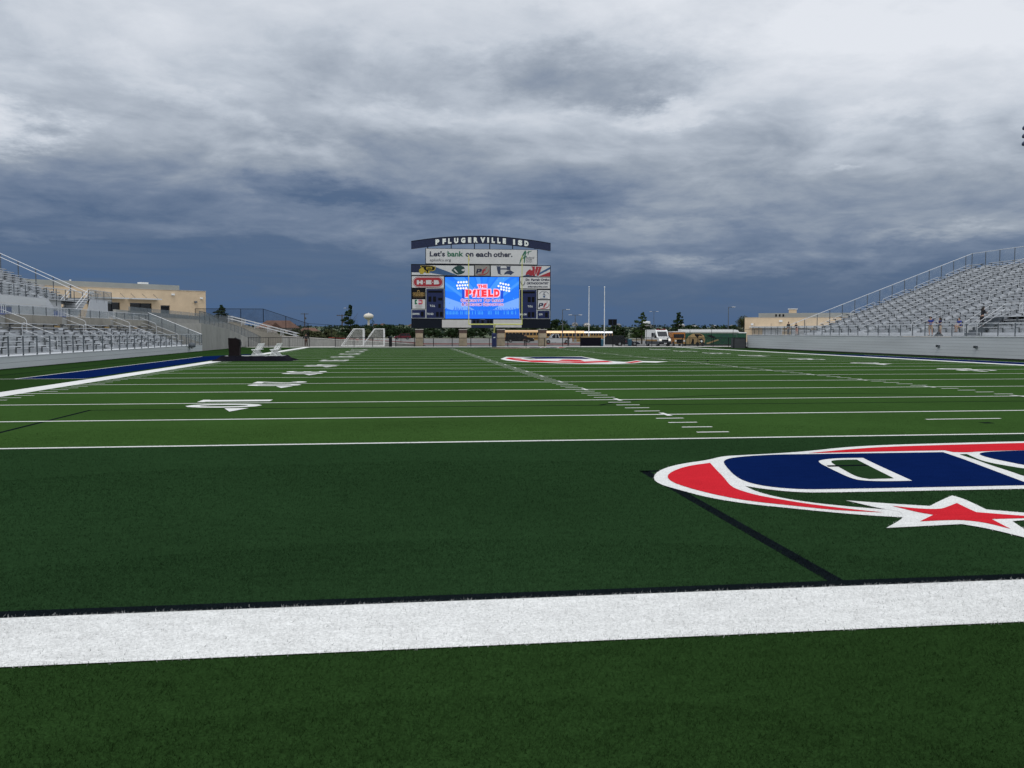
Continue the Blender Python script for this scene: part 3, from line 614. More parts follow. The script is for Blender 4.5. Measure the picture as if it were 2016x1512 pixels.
# concourse platform with its mesh railing
MB().box(-62, XW - .3, 14, 80, 0, 3.12).build('concourse_slab', CONC, None, 'structure'); MB().box(-140, -42.3, 80, 156, 0, 3.3).build('concourse_terrace', CONC, None, 'structure')
wr = thing('walkway_railing', 'grey mesh railing along the concourse above the left bleacher', 'railing', (0, 0, 0))
y = 14; k = 0
while y < 79:
    gate = any(abs(y + 1.15 - (c_ + 2.2)) < 1.2 for c_ in cuts)
    MB().box(XW - .22, XW - .17, y - .025, y + .025, 3.15, 3.80).build('rail_post', GALV if not gate else ALU_B, wr)
    MB().flat([(XW - .2, y + .03, 3.22), (XW - .2, y + 2.27, 3.22), (XW - .2, y + 2.27, 3.76), (XW - .2, y + .03, 3.76)]).build('mesh_panel', RAIL_M, wr)
    y += 2.3
MB().box(XW - .23, XW - .17, 14, 79.2, 3.78, 3.83).build('top_rail', ALU, wr); MB().box(XW - .22, XW - .18, 14, 79.2, 3.18, 3.22).build('lower_rail', ALU, wr)
gt = MB()
for c_ in cuts:
    for k in range(6): gt.box(XW - .2, XW - .17, c_ + 1.4 + .3 * k, c_ + 1.46 + .3 * k, 3.2, 3.78)
gt.build('gate_bars', ALU_B, wr)
# ------------------------------------------------------------------ left upper bleacher
LU = thing('bleacher_stand', 'raised upper aluminium bleacher on white panels at the left edge', 'bleacher', (0, 0, 0))
XU, ZU, YU = -46.0, 5.1, 84.0
for k in range(3): MB().box(XU - .04, XU, 30, 72.5, 3.14 + k * .655, 3.785 + k * .655).build('fascia_board', ALU_W, LU)
for k in range(3): MB().prism([(72.52, 3.14 + k * .655), (76.4 - k * 1.1, 3.14 + k * .655), (75.3 - k * 1.1, 3.785 + k * .655), (72.52, 3.785 + k * .655)], lambda p: (XU - .04, p[0], p[1]), lambda p: (XU, p[0], p[1])).build('fascia_board', ALU_B, LU)
MB().box(XU - 1.4, XU, 30, 88, ZU, ZU + .06).build('walkway_deck', ALU, LU)
y = 30.5
while y < 88.3:
    MB().box(XU - .06, XU, y - .03, y + .03, ZU - (.6 if y > 74 else 0), ZU + 1.08).build('rail_post', GALV, LU); y += 2.35
MB().box(XU - .06, XU + .01, 30, 88, ZU + 1.08, ZU + 1.14).build('top_rail', ALU_B, LU)
MB().flat([(XU - .03, 30, ZU + .1), (XU - .03, 88, ZU + .1), (XU - .03, 88, ZU + 1.08), (XU - .03, 30, ZU + 1.08)]).build('rail_mesh', RAIL_L, LU)
bleacher(LU, -1, XU, 30, YU, ZU, 16, .76, .34, ZU + .05, XU - 1.0, [76, 66, 56, 46], brk_pitch=1.83)
zu = lambda x: ZU + .05 + .34 * (XU - 1.0 - x) / .76
MB().box(XU - .5, XU - .42, 72.6, 77.4, 3.14, 5.1).build('back_fascia', ALU_W, LU)
for hh, nm in ((1.75, 'sloping_rail'), (1.35, 'sloping_rail')): MB().tube((XU + .6, YU, zu(XU - .5) + hh - .75), (XU - 13, YU, zu(XU - 13) + hh), .035).build(nm, ALU_B, LU)
for k in range(7):
    x = XU - .1 - 1.75 * k; MB().box(x - .04, x + .04, YU, YU + .08, zu(x) - .8, zu(x) + 1.35 + .35 * min(1, k / 3)).build('end_post', GALV, LU)
us = thing('access_stair', 'aluminium stair with slanting bright handrails up to the left upper bleacher', 'stair', (0, 0, 0))
for k in range(8): MB().box(-46.9, -45.05, 77.6 + .42 * k, 78.02 + .42 * k, 3.55 + .245 * k - .05, 3.55 + .245 * (k + 1) - .05).build('riser', ALU, us); MB().box(-46.9, -45.05, 77.58 + .42 * k, 78.03 + .42 * k, 3.55 + .245 * (k + 1) - .05, 3.55 + .245 * (k + 1) + .01).build('tread', GALV, us)
for x in (-46.9, -45.05):
    for h in (1.02, .6): MB().tube((x, 77.4, 3.65 + h), (x, 81.2, 5.45 + h), .032, n=6).build('handrail', ALU_B, us)
    MB().box(x - .03, x + .03, 81.1, 81.16, 5.1, 6.5).build('post', GALV, us)
MB().box(-46.9, -44.9, 81.0, 88, 5.42, 5.5).build('landing', ALU, us); MB().prism([(79.5, 3.14), (86.6, 3.14), (86.6, 5.45), (81.2, 5.45)], lambda p: (-44.94, p[0], p[1]), lambda p: (-44.9, p[0], p[1])).build('side_panel', ALU_B, us)
for yy in (83, 85.5, 88): MB().box(-44.96, -44.9, yy - .03, yy + .03, 5.1, 6.4).build('post', GALV, us)
MB().box(-44.97, -44.9, 81, 88, 6.38, 6.44).build('top_rail', ALU, us); MB().flat([(-44.93, 81, 5.15), (-44.93, 88, 5.15), (-44.93, 88, 6.38), (-44.93, 81, 6.38)]).build('mesh_panel', RAIL_M, us)

for yy, lb in ((48.6, 'blue bin on the concourse behind the left mesh railing, nearer the left edge'), (58.5, 'blue bin on the concourse behind the left mesh railing, farther from the left edge')):
    t = thing('recycling_bin', lb, 'bin', (XW - 1.2, yy, 3.12)); MB().box(-.3, .3, -.45, .45, 0, .55).build('tub', POLO, t); MB().box(-.33, .33, -.48, .48, .55, .6).build('rim', NAVC, t)

# ------------------------------------------------------------------ scoreboard
SB = thing('scoreboard', 'big navy stadium scoreboard on four stone pillars with a blue video screen', 'scoreboard', (0, 0, 0))
YB = 110.0
def ux(u): return -11.08 + (u - 122) * .011636
def vz(u, v):
    t = (u - 122) / 1730; return 2.61 + (1232 + 6 * t - v) * (.01146 + .00023 * t)
def slab(name, u0, u1, v0, v1, y0, y1, m, parent):
    uc = (u0 + u1) / 2; return MB().box(ux(u0), ux(u1), YB - y1, YB - y0, vz(uc, v1), vz(uc, v0)).build(name, m, parent)
class Art:
    def __init__(s, mats): s.mb = MB(); s.mats = mats
    def poly(s, pts, mi, lay): s.mb.cur = mi; s.mb.flat([(ux(u), YB - .10 - .004 * lay, vz(u, v)) for u, v in pts]); return s
    def r(s, u0, u1, v0, v1, mi, lay): return s.poly([(u0, v1), (u1, v1), (u1, v0), (u0, v0)], mi, lay)
    def disc(s, u, v, ru, rv, mi, lay, n=18, a0=0, a1=2 * math.pi): return s.poly([(u + ru * math.cos(a0 + (a1 - a0) * i / n), v + rv * math.sin(a0 + (a1 - a0) * i / n)) for i in range(n)][::-1], mi, lay)
    def stroke(s, pts, w, mi, lay):
        L_, R_ = [], []
        for i, p in enumerate(pts):
            a = Vector(pts[max(0, i - 1)]); b = Vector(pts[min(len(pts) - 1, i + 1)]); d = (b - a).normalized(); n = Vector((-d.y, d.x)); ww = w[i] if isinstance(w, (list, tuple)) else w
            L_.append((p[0] + n.x * ww / 2, p[1] + n.y * ww / 2)); R_.append((p[0] - n.x * ww / 2, p[1] - n.y * ww / 2))
        for i in range(len(pts) - 1): s.poly([L_[i], L_[i + 1], R_[i + 1], R_[i]], mi, lay)
        return s
    def text(s, t, u0, u1, v0, v1, mi, lay, bold=.012, slant=0.0, spacing=1.0):
        s.mb.cur = mi; text_into(s.mb, t, lambda a, b: (ux(u0 + a * (u1 - u0) + slant * b), YB - .10 - .004 * lay, vz(u0 + a * (u1 - u0), v1 + (v0 - v1) * b)), bold, spacing); return s
    def done(s, name, parent): return s.mb.build(name, s.mats, parent)
# structure
slab('main_cabinet', 122, 1854, 450, 1236, -1.0, 0, FRAME, SB); slab('banner_cabinet', 298, 1688, 256, 449, -.9, 0, FRAME, SB)
A = [(125, 158), (300, 133), (480, 113), (660, 102), (850, 96), (985, 96), (1130, 100), (1290, 112), (1450, 128), (1620, 149), (1750, 169), (1852, 187)]
Bt = [(1852, 280), (1750, 262), (1620, 243), (1450, 220), (1290, 202), (1130, 190), (985, 187), (850, 188), (660, 196), (480, 209), (300, 230), (125, 253)]
MB().prism(A + Bt, lambda p: (ux(p[0]), YB - .05, vz(*p)), lambda p: (ux(p[0]), YB + .6, vz(*p))).build('arched_header', NAVYD, SB)
hd = MB()
for a, b in zip(A, A[1:]): hd.beam((ux(a[0]), YB - .06, vz(*a)), (ux(b[0]), YB - .06, vz(*b)), .06)
hd.build('header_edge', FRAME, SB)
vt = lambda u: np.interp(u, [p[0] for p in A], [p[1] for p in A]); vb_ = lambda u: np.interp(u, [p[0] for p in Bt[::-1]], [p[1] for p in Bt[::-1]])
for ch, u, w in zip('PFLUGERVILLEISD', (444, 527, 595, 674, 760, 840, 916, 1002, 1068, 1132, 1202, 1270, 1391, 1467, 1546), (48, 42, 40, 52, 54, 40, 52, 62, 22, 40, 40, 40, 24, 56, 52)):
    mb = MB(); c = (vt(u) + vb_(u)) / 2 + 4; sl = (vt(u + 30) - vt(u - 30)) / 60
    text_into(mb, ch, lambda a, b: (ux(u - w / 2 + a * w), YB - .13, vz(u, c + 33 + (a - .5) * w * sl + (-66) * b)), .075)
    mb.build('letter', TXT_W, SB)
for u in (326, 614, 901, 1091, 1377, 1657):
    MB().box(ux(u - 5), ux(u + 5), YB + .1, YB + .3, vz(u, 256), vz(u, vb_(u) - 4)).build('strut', FRAME, SB)
# banner
bp = slab('sign_panel', 304, 1679, 261, 441, .0, .09, PANELW, SB); bp['label'] = 'long white bank advertising panel'
a = Art([TXT_D, TXT_G, GRN])
a.text("Let's", 349, 536, 282, 348, 0, 1, .03).text('bank', 566, 762, 284, 350, 1, 1, .03).text('on', 788, 886, 303, 352, 0, 1, .03).text('each', 915, 1112, 288, 355, 0, 1, .03).text('other.', 1135, 1370, 291, 357, 0, 1, .03)
a.text('aplusfcu.org', 350, 608, 374, 418, 0, 1, .0)
a.stroke([(1460, 440), (1475, 395), (1500, 340), (1532, 282), (1540, 284)], [6, 14, 18, 14, 8], 1, 1).stroke([(1538, 282), (1528, 340), (1520, 405), (1518, 432)], [10, 16, 14, 8], 1, 2).stroke([(1478, 388), (1520, 362), (1552, 342)], [8, 14, 5], 1, 3)
a.stroke([(1540, 310), (1580, 293), (1614, 282)], [5, 11, 4], 1, 1).stroke([(1572, 282), (1570, 310), (1566, 335)], [8, 10, 4], 1, 2)
a.text('Federal', 1541, 1642, 352, 376, 0, 4, .0).text('Credit', 1541, 1618, 378, 400, 0, 4, .0).text('Union', 1541, 1616, 403, 424, 0, 4, .0); a.done('lettering', bp)
# school strip: left
p1 = slab('sign_panel', 129, 893, 458, 580, 0, .09, PANELW, SB); a = Art([NAVYD, GOLD, BLACK, PBLUE, GRN, PANELW, REDP, SLATE])
a.poly([(129, 452), (129, 540), (300, 540), (520, 578), (690, 580), (560, 530), (400, 470), (350, 458), (300, 456)], 3, 1).poly([(129, 452), (129, 542), (300, 545), (420, 500), (420, 470), (330, 458)], 0, 2).poly([(129, 545), (300, 548), (460, 576), (129, 573)], 5, 3)
a.poly([(236, 460), (385, 462), (418, 474), (424, 492), (412, 516), (385, 528), (345, 530), (345, 556), (300, 556), (300, 535), (262, 520), (262, 490), (236, 480)][::-1], 1, 4)
a.poly([(247, 464), (380, 467), (408, 480), (414, 493), (402, 512), (380, 520), (330, 521), (330, 548), (310, 548), (310, 528), (274, 512), (274, 484), (247, 477)][::-1], 2, 5).r(306, 378, 480, 506, 1, 6).r(318, 368, 488, 498, 2, 7)
a.disc(252, 524, 36, 34, 1, 8).poly([(226, 520), (262, 500), (286, 530), (262, 566), (232, 562)], 1, 9)
a.poly([(615, 518), (650, 480), (690, 461), (735, 462), (770, 478), (780, 500), (745, 505), (735, 520), (760, 530), (782, 522), (770, 548), (735, 566), (690, 572), (648, 552)][::-1], 4, 4).poly([(640, 512), (668, 540), (700, 556), (672, 520), (655, 500)], 5, 5).poly([(735, 520), (760, 505), (782, 512), (765, 530)][::-1], 5, 6); a.done('school_emblems', p1)
p2 = slab('sign_panel', 904, 1089, 458, 586, 0, .09, TAUPE, SB)
def pf(a, u0, v0, w, h, lb, lr, base):   # slanted two-letter monogram with a swoosh and a dot
    X = lambda s_: u0 + s_ * w; Y = lambda t_: v0 + t_ * h
    P_ = lambda l: [(X(s_), Y(t_)) for s_, t_ in l][::-1]
    a.poly(P_([(0, .80), (.10, .22), (.40, .22), (.45, .30), (.42, .55), (.33, .62), (.16, .62), (.13, .80)]), lb, base).poly(P_([(.18, .34), (.28, .34), (.26, .50), (.16, .50)]), 5, base + 1)
    a.poly(P_([(.42, .82), (.50, .50), (.44, .50), (.46, .42), (.52, .42), (.58, .24), (.78, .20), (.77, .30), (.68, .32), (.65, .42), (.75, .42), (.73, .50), (.63, .50), (.55, .82)]), lr, base + 1)
    pts = [(X(.10), Y(.93)), (X(.35), Y(.97)), (X(.62), Y(.93)), (X(.86), Y(.75)), (X(.97), Y(.5)), (X(.92), Y(.28))]
    a.stroke(pts, [h * .02, h * .09, h * .10, h * .09, h * .06, h * .02], lr, base + 2); a.disc(X(.78), Y(.08), w * .045, h * .06, lr, base)
a = Art([NAVYD, GOLD, BLACK, PBLUE, GRN, TAUPE, REDP]); pf(a, 916, 478, 165, 100, 0, 6, 1); a.done('district_emblem', p2)
p3 = slab('sign_panel', 1102, 1845, 465, 597, 0, .09, PANELW, SB); a = Art([NAVYD, GOLD, BLACK, PBLUE, GRN, PANELW, REDP, SLATE])
a.poly([(1168, 470), (1228, 470), (1222, 480), (1222, 495), (1300, 495), (1300, 480), (1290, 470), (1355, 470), (1345, 482), (1345, 520), (1300, 515), (1300, 510), (1222, 510), (1222, 560), (1240, 578), (1190, 560), (1178, 500), (1178, 480)][::-1], 7, 2)
a.poly([(1265, 572), (1275, 550), (1300, 530), (1345, 520), (1395, 548), (1370, 560), (1350, 580), (1330, 568), (1305, 565)][::-1], 7, 3).poly([(1480, 597), (1560, 575), (1700, 597)], 7, 1).poly([(1700, 597), (1845, 540), (1845, 597)], 6, 1).poly([(1690, 562), (1845, 478), (1845, 506), (1700, 580)][::-1], 3, 1)
a.poly([(1535, 580), (1545, 545), (1570, 520), (1596, 505), (1600, 520), (1625, 520), (1635, 560), (1610, 590), (1570, 570)][::-1], 6, 4)
a.poly([(1605, 472), (1655, 474), (1650, 484), (1655, 520), (1668, 484), (1662, 474), (1742, 477), (1735, 488), (1700, 588), (1676, 588), (1672, 548), (1650, 590), (1625, 590), (1622, 488)][::-1], 6, 6).stroke([(1655, 520), (1650, 570)], 4, 5, 7).stroke([(1700, 490), (1678, 560)], 4, 5, 7); a.done('school_emblems', p3)
# adverts
p = slab('sign_panel', 130, 523, 592, 733, 0, .09, PANELW, SB); p['label'] = 'white panel with a red lozenge'; a = Art([REDP, PANELW])
def pill(u0, u1, v0, v1, n=9):
    r = (v1 - v0) / 2; c = (v0 + v1) / 2
    return [(u0 + r + r * math.cos(t), c + r * math.sin(t)) for t in [math.pi / 2 + math.pi * i / n for i in range(n + 1)]] + [(u1 - r + r * math.cos(t), c + r * math.sin(t)) for t in [-math.pi / 2 + math.pi * i / n for i in range(n + 1)]]
a.poly(pill(141, 513, 597, 728), 0, 1).poly(pill(146, 508, 602, 723), 1, 2).poly(pill(152, 502, 608, 718), 0, 3)
a.text('H', 190, 263, 640, 692, 1, 4, .09).text('E', 302, 370, 640, 692, 1, 4, .09).text('B', 398, 465, 640, 692, 1, 4, .09).r(274, 287, 662, 672, 1, 4).r(378, 391, 662, 672, 1, 4); a.done('lettering', p)
p = slab('sign_panel', 1467, 1844, 608, 746, 0, .09, PANELW, SB); a = Art([TXT_D])
a.text('Dr. Farrah Ortho', 1537, 1838, 622, 652, 0, 1, .045).text('ORTHODONTIST', 1550, 1826, 668, 696, 0, 1, .045).text('drfarrahortho.com', 1563, 1815, 712, 733, 0, 1, .04)
a.stroke([(1478, 650), (1476, 672), (1484, 692), (1500, 704), (1516, 698), (1526, 680), (1528, 655)], [6, 9, 9, 10, 9, 9, 6], 0, 1); a.done('lettering', p)
p = slab('sign_panel', 133, 293, 743, 868, 0, .09, BLACK, SB); a = Art([MUSTARD, BLACK, PANELW])
a.disc(210, 778, 16, 16, 0, 1).disc(210, 782, 9, 9, 1, 2).text('GOLDEN', 140, 282, 790, 815, 0, 3, .05).text('CHICKEN', 140, 282, 815, 838, 0, 3, .05).r(150, 272, 846, 849, 0, 3); a.done('lettering', p)
p = slab('sign_panel', 134, 291, 877, 994, 0, .09, PANELW, SB); a = Art([TXT_G, PINK, ORNG, TXT_W, TAUPE])
a.r(163, 195, 882, 938, 0, 1).r(195, 212, 882, 930, 3, 1).r(208, 250, 882, 940, 1, 2).r(246, 260, 888, 932, 2, 1).text('A', 178, 193, 895, 922, 3, 3, .05).text('C', 213, 228, 895, 922, 3, 3, .05).text('A', 231, 246, 895, 922, 3, 3, .05)
for v, u0, u1 in ((952, 175, 250), (962, 168, 258), (972, 180, 246), (984, 172, 252)): a.r(u0, u1, v, v + 3, 4, 1)
a.done('lettering', p)
# score modules
def module(u0, u1, v0, v1, leds, texts, label=None):
    p = slab('score_panel', u0, u1, v0, v1, 0, .07, TXT_W, SB); a = Art([NAVYB, LED, TXT_W]); a.r(u0 + 4, u1 - 4, v0 + 4, v1 - 4, 0, -2)
    for l in leds: a.r(*l, 1, 0)
    for t in texts: a.text(t[0], t[1], t[2], t[3], t[4], 2, 0, .02)
    a.done('face', p)
module(300, 526, 743, 1114, [(328, 500, 770, 795), (330, 368, 842, 908), (388, 424, 842, 908), (450, 502, 858, 892), (452, 482, 934, 985), (424, 456, 1033, 1092), (470, 505, 1033, 1092)], [('T.O.L', 349, 412, 946, 970), ('TO GO', 313, 390, 1046, 1070)])
module(124, 298, 1003, 1112, [(238, 272, 1030, 1090)], [('DOWN', 137, 218, 1046, 1070)])
module(1460, 1680, 757, 1121, [(1502, 1654, 782, 806), (1562, 1602, 850, 915), (1614, 1650, 850, 915), (1488, 1502, 862, 900), (1484, 1500, 940, 985), (1565, 1600, 1038, 1100), (1612, 1648, 1038, 1100)], [('T.O.L', 1564, 1628, 955, 978), ('BALL ON', 1465, 1550, 1054, 1078)])
module(1681, 1846, 1017, 1123, [(1784, 1818, 1042, 1102)], [('QTR', 1706, 1752, 1057, 1080)])
p = slab('sign_panel', 1693, 1844, 765, 877, 0, .09, PANELW, SB); a = Art([SLATE, PBLUE])
for i in range(15):
    t = math.pi * (1.12 + .055 * i * 1.0); u, v = 1768 + 60 * math.cos(t), 828 + 48 * math.sin(t); a.r(u - 3, u + 3, v - 4, v + 4, 0, 1)
a.stroke([(1772, 790), (1766, 812), (1778, 830)], [8, 10, 6], 0, 1).stroke([(1748, 826), (1768, 822), (1796, 828)], [3, 6, 3], 0, 2).poly([(1755, 836), (1785, 836), (1780, 858), (1762, 858)][::-1], 1, 2).r(1716, 1815, 866, 870, 0, 1).stroke([(1770, 800), (1790, 794)], 3, 0, 3); a.done('emblem', p)
p = slab('sign_panel', 1693, 1843, 891, 1004, 0, .09, PANELW, SB); a = Art([NAVYD, GOLD, BLACK, PBLUE, GRN, PANELW, REDP]); pf(a, 1697, 905, 142, 92, 0, 6, 1); a.done('district_emblem', p)
for u0, u1 in ((497, 857), (1134, 1487)): slab('lower_panel', u0, u1, 1131, 1228, 0, .08, PANELG, SB)
p = slab('lower_panel', 860, 1131, 1131, 1232, 0, .06, NAVYD, SB); a = Art([LED, PANELG])
for u in (880, 925, 985, 1055, 1090): a.r(u, u + 28, 1138, 1172, 0, 0)
a.r(965, 1030, 1129, 1131, 1, 0); a.done('face', p)
# video screen
p = slab('video_screen', 534, 1456, 601, 1121, 0, .06, BLACK, SB)
a = Art([SCR[k] for k in ('base', 'mid', 'pale', 'lilac', 'crowd', 'cyan', 'white', 'red', 'halo', 'navy', 'post')]); bse, md, pal, lil, crw, cy, wh, rd, hal, nv, pst = range(11)
rr_ = random.Random(3)
a.r(536, 1454, 602, 1119, bse, 0)
for c_, w_, col in ((-70, 9, md), (-48, 7, pal), (-30, 8, md), (-12, 6, pal), (8, 7, md), (27, 6, md), (46, 8, pal), (66, 7, md)):
    t0, t1 = math.radians(c_ - w_), math.radians(c_ + w_); Pp = []
    for t in (t0, t1):
        du, dv = math.sin(t), -math.cos(t); k = min((460 / abs(du)) if abs(du) > 1e-3 else 9e9, (255 / abs(dv)) if abs(dv) > 1e-3 else 9e9); Pp.append((995 + du * k, 860 + dv * k))
    a.poly([(995, 860), Pp[1], Pp[0]], col, 1)
a.poly([(536, 930), (536, 850), (760, 930), (900, 1010), (1120, 1010), (1260, 930), (1454, 860), (1454, 990), (1200, 1040), (760, 1040), (536, 990)][::-1], lil, 2).poly([(536, 700), (536, 660), (860, 900), (840, 930)][::-1], pal, 2).poly([(1454, 690), (1454, 650), (1130, 900), (1150, 930)], pal, 2)
v0 = [(536, 1119)]; u = 536
while u < 1452:
    h = rr_.choice((978, 990, 1000, 968, 1012)); s_ = rr_.choice((0, -8, 8, 14, -14)); v0 += [(u, 1035), (u + 5, 1010), (u + 8 + s_, h), (min(u + 14 + s_, 1452), h - 2), (u + 16, 1008), (min(u + 20, 1453), 1030)]; u += 23
v0 += [(1454, 1035), (1454, 1119)]
a.mb.cur = crw
for i in range(0, 0): pass
u = 536
while u < 1440:
    h = rr_.choice((965, 980, 990, 1000, 1010)); s_ = rr_.choice((-12, -6, 0, 7, 13)); a.poly([(u, 1119), (u + 24, 1119), (u + 22, 1020), (u + 14, 1008), (u + 11 + s_, h), (u + 5 + s_, h + 2), (u + 5, 1010), (u, 1022)], crw, 3)
    if rr_.random() < .6: a.poly([(u + 10, 1070), (u + 15, 1060), (u + 12, 1020), (u + 9, 1020)], cy, 4)
    u += 18
a.r(536, 1454, 1040, 1119, crw, 3.5)
for i in range(34): a.disc(rr_.uniform(550, 1440), rr_.uniform(612, 960), rr_.choice((3, 4, 6)), rr_.choice((3, 4, 6)), rr_.choice((pal, wh, cy)), 4, 8)
a.poly([(745, 760), (775, 750), (775, 870), (742, 870)], pst, 4).poly([(1222, 870), (1255, 870), (1258, 760), (1230, 760)], pst, 4)
for i, (u0, n, v) in enumerate(((700, 4, 668), (685, 5, 708), (696, 4, 744))):
    for k in range(n): a.disc(u0 + k * 33, v - k * 1.5, 13, 13, wh, 5)
for i, (u0, n, v) in enumerate(((1222, 4, 680), (1198, 5, 715), (1230, 4, 755))):
    for k in range(n): a.disc(u0 + k * 33, v + k * 7, 13, 13, wh, 5)
def outlined(t, u0, u1, v0, v1, c0, c1, lay, o, bold=.05):
    for du, dv in ((-o, -o), (o, -o), (-o, o), (o, o), (0, -o), (0, o), (-o, 0), (o, 0)): a.text(t, u0 + du, u1 + du, v0 + dv, v1 + dv, c0, lay, bold + .02)
    a.text(t, u0, u1, v0, v1, c1, lay + 1, bold)
outlined('THE', 938, 1052, 697, 737, hal, rd, 6, 8)
for ch, u0, u1, v0, sl in (('P', 788, 862, 757, 1), ('f', 876, 916, 757, 0), ('I', 934, 958, 757, 1), ('E', 985, 1050, 757, 1), ('L', 1068, 1132, 757, 1), ('D', 1142, 1210, 757, 1)):
    for du, dv in ((-10, -9), (10, -9), (-10, 9), (10, 9), (0, 10), (0, -10)): a.text(ch, u0 + du, u1 + du, v0 + dv, 848 + dv, hal, 8, .09)
    a.text(ch, u0, u1, v0, 848, rd, 9, .075)
    lft = u0 - 6; a.r(lft, lft + 30, 836, 848, rd, 9.5) if ch != 'I' else a.r(926, 968, 836, 848, rd, 9.5)
    if ch in 'PELD': a.r(lft, lft + 16, 757, 769, rd, 9.5)
    if ch == 'I': a.r(926, 968, 757, 769, rd, 9.5)
def caps(words, v0, v1, lay):
    for w_, u0, u1 in words:
        n = len(w_); big = 1.25; unit = (u1 - u0) / (n - 1 + big) if n > 1 else (u1 - u0)
        x = u0
        for i, ch in enumerate(w_):
            cw_ = unit * (big if i == 0 else 1); top = v0 if i == 0 else v0 + (v1 - v0) * .22; pad = cw_ * .10
            if ch == 'I': pad = cw_ * .38
            for du, dv in ((-5, 0), (5, 0), (0, 5), (0, -5)): a.text(ch, x + pad + du, x + cw_ - pad + du, top + dv, v1 + dv, hal, lay, .03)
            a.text(ch, x + pad, x + cw_ - pad, top, v1, nv, lay + 1, .02); x += cw_
caps([('COMMUNITY', 727, 992), ('PEP', 1016, 1096), ('RALLY', 1114, 1260)], 872, 908, 11); caps([('&', 735, 768), ('STADIUM', 784, 985), ('DEDICATION', 1002, 1256)], 922, 958, 11)
a.done('screen_picture', p)
# pillars under the board
for u in (217, 757, 1230, 1755):
    x = ux(u); w = .52
    pl = thing('stone_pillar', {217: 'leftmost tan stone pillar under the scoreboard', 757: 'second tan stone pillar from the left under the scoreboard', 1230: 'tan stone pillar just right of the goalpost pad', 1755: 'rightmost tan stone pillar under the scoreboard'}[u], 'pillar', (x, YB + .4, 0), group='stone pillars carrying the scoreboard')
    for z0, z1, nm, m, e in ((0, .95, 'stone_block', STONE2, .03), (.955, 1.88, 'stone_block', STONE2, 0), (1.885, 2.34, 'brick_band', BRICKD, .03), (2.345, 2.46, 'cap', CAPC, .08)): MB().box(-w - e, w + e, -w - e, w + e, z0, z1).build(nm, m, pl)
    MB().box(-.2, .2, -.2, .2, 2.46, 2.75).build('steel_column', FRAME, pl)
# ------------------------------------------------------------------ goalpost
gp = thing('goalpost', 'yellow football goalpost with a dark blue padded base in front of the scoreboard', 'goalpost', (0.0, 102.3, 0))
MB().tube((-3.60, -1.6, 3.05), (3.60, -1.6, 3.05), .085, n=10).build('crossbar', YEL, gp)
for sx in (-3.58, 3.58): MB().tube((sx, -1.6, 3.05), (sx, -1.6, 12.25), .055, n=8).build('upright', YEL, gp)
gn = MB(); pts = [(0, 0, 1.2), (0, 0, 1.9)] + [(0, -1.6 * (1 - math.cos(t)), 1.9 + 1.12 * math.sin(t)) for t in [math.pi / 2 * i / 6 for i in range(1, 7)]]; gn.path(pts, .085, 10); gn.build('gooseneck', YEL, gp)
MB().lathe([(.30, 0), (.33, .05), (.33, 1.75), (.27, 1.86), (.1, 1.9)], 14).build('pad', NAVYB, gp)
pe = MB(); text_into(pe, 'pf', lambda s_, t_: (-.13 + .26 * s_, -.345, 1.22 + .16 * t_), .05); pe.build('pad_emblem', TXT_W, gp)
rb = MB(); rb.flat([(-3.60, -1.62, 12.25), (-3.52, -1.64, 11.95), (-3.44, -1.63, 11.55), (-3.50, -1.62, 11.5), (-3.58, -1.62, 11.9)]); rb.build('wind_ribbon', ORNG, gp)
ex = glyphs

# ------------------------------------------------------------------ fences at the far end
def fence(root, pts, h, pitch, mesh=True, mid=False, r=.035, z=0.0, m=BLACK, pickets=0, zf=None, post_r=None):
    zf = zf or (lambda x, y: z); mm = MB(); pk = MB()
    for a, b in zip(pts, pts[1:]):
        L_ = math.dist(a, b); n = max(1, round(L_ / pitch))
        for i in range(n):
            p = [a[k] + (b[k] - a[k]) * i / n for k in (0, 1)]; q = [a[k] + (b[k] - a[k]) * (i + 1) / n for k in (0, 1)]; z0, z1 = zf(*p), zf(*q)
            MB().tube((p[0], p[1], z0), (p[0], p[1], z0 + h + .03), post_r or r, n=6).build('post', m, root)
            MB().tube((p[0], p[1], z0 + h), (q[0], q[1], z1 + h), r * .75, n=6).build('top_rail', m, root)
            MB().tube((p[0], p[1], z0 + .07), (q[0], q[1], z1 + .07), r * .5, n=5).build('bottom_rail', m, root)
            if mid: MB().tube((p[0], p[1], z0 + h / 2), (q[0], q[1], z1 + h / 2), r * .6, n=5).build('middle_rail', m, root)
            if mesh: mm.flat([(p[0], p[1], z0 + .07), (q[0], q[1], z1 + .07), (q[0], q[1], z1 + h), (p[0], p[1], z0 + h)])
            if pickets:
                k = max(1, int(math.dist(p, q) / pickets))
                for j in range(1, k): pk.beam((p[0] + (q[0] - p[0]) * j / k, p[1] + (q[1] - p[1]) * j / k, z0 + .07), (p[0] + (q[0] - p[0]) * j / k, p[1] + (q[1] - p[1]) * j / k, z0 + h), .02)
    MB().tube((*pts[-1], zf(*pts[-1])), (*pts[-1], zf(*pts[-1]) + h), post_r or r, n=6).build('post', m, root)
    if mesh: mm.build('wire_mesh', FENCE_M, root)
    if pickets and pk.f: pk.build('picket', m, root, 'stuff')
f1 = thing('metal_fence', 'low black fence left of the open gateway behind the field', 'fence', (0, 0, 0)); fence(f1, [(-32.9, 105.0), (-24.9, 105.0)], 1.25, 2.6, mesh=False, pickets=.22, r=.05)
f2 = thing('metal_fence', 'low black fence in front of the two white soccer goals', 'fence', (0, 0, 0)); fence(f2, [(-21.4, 104.6), (-13.9, 104.6)], 1.25, 2.5, mesh=False, pickets=.22, r=.05)
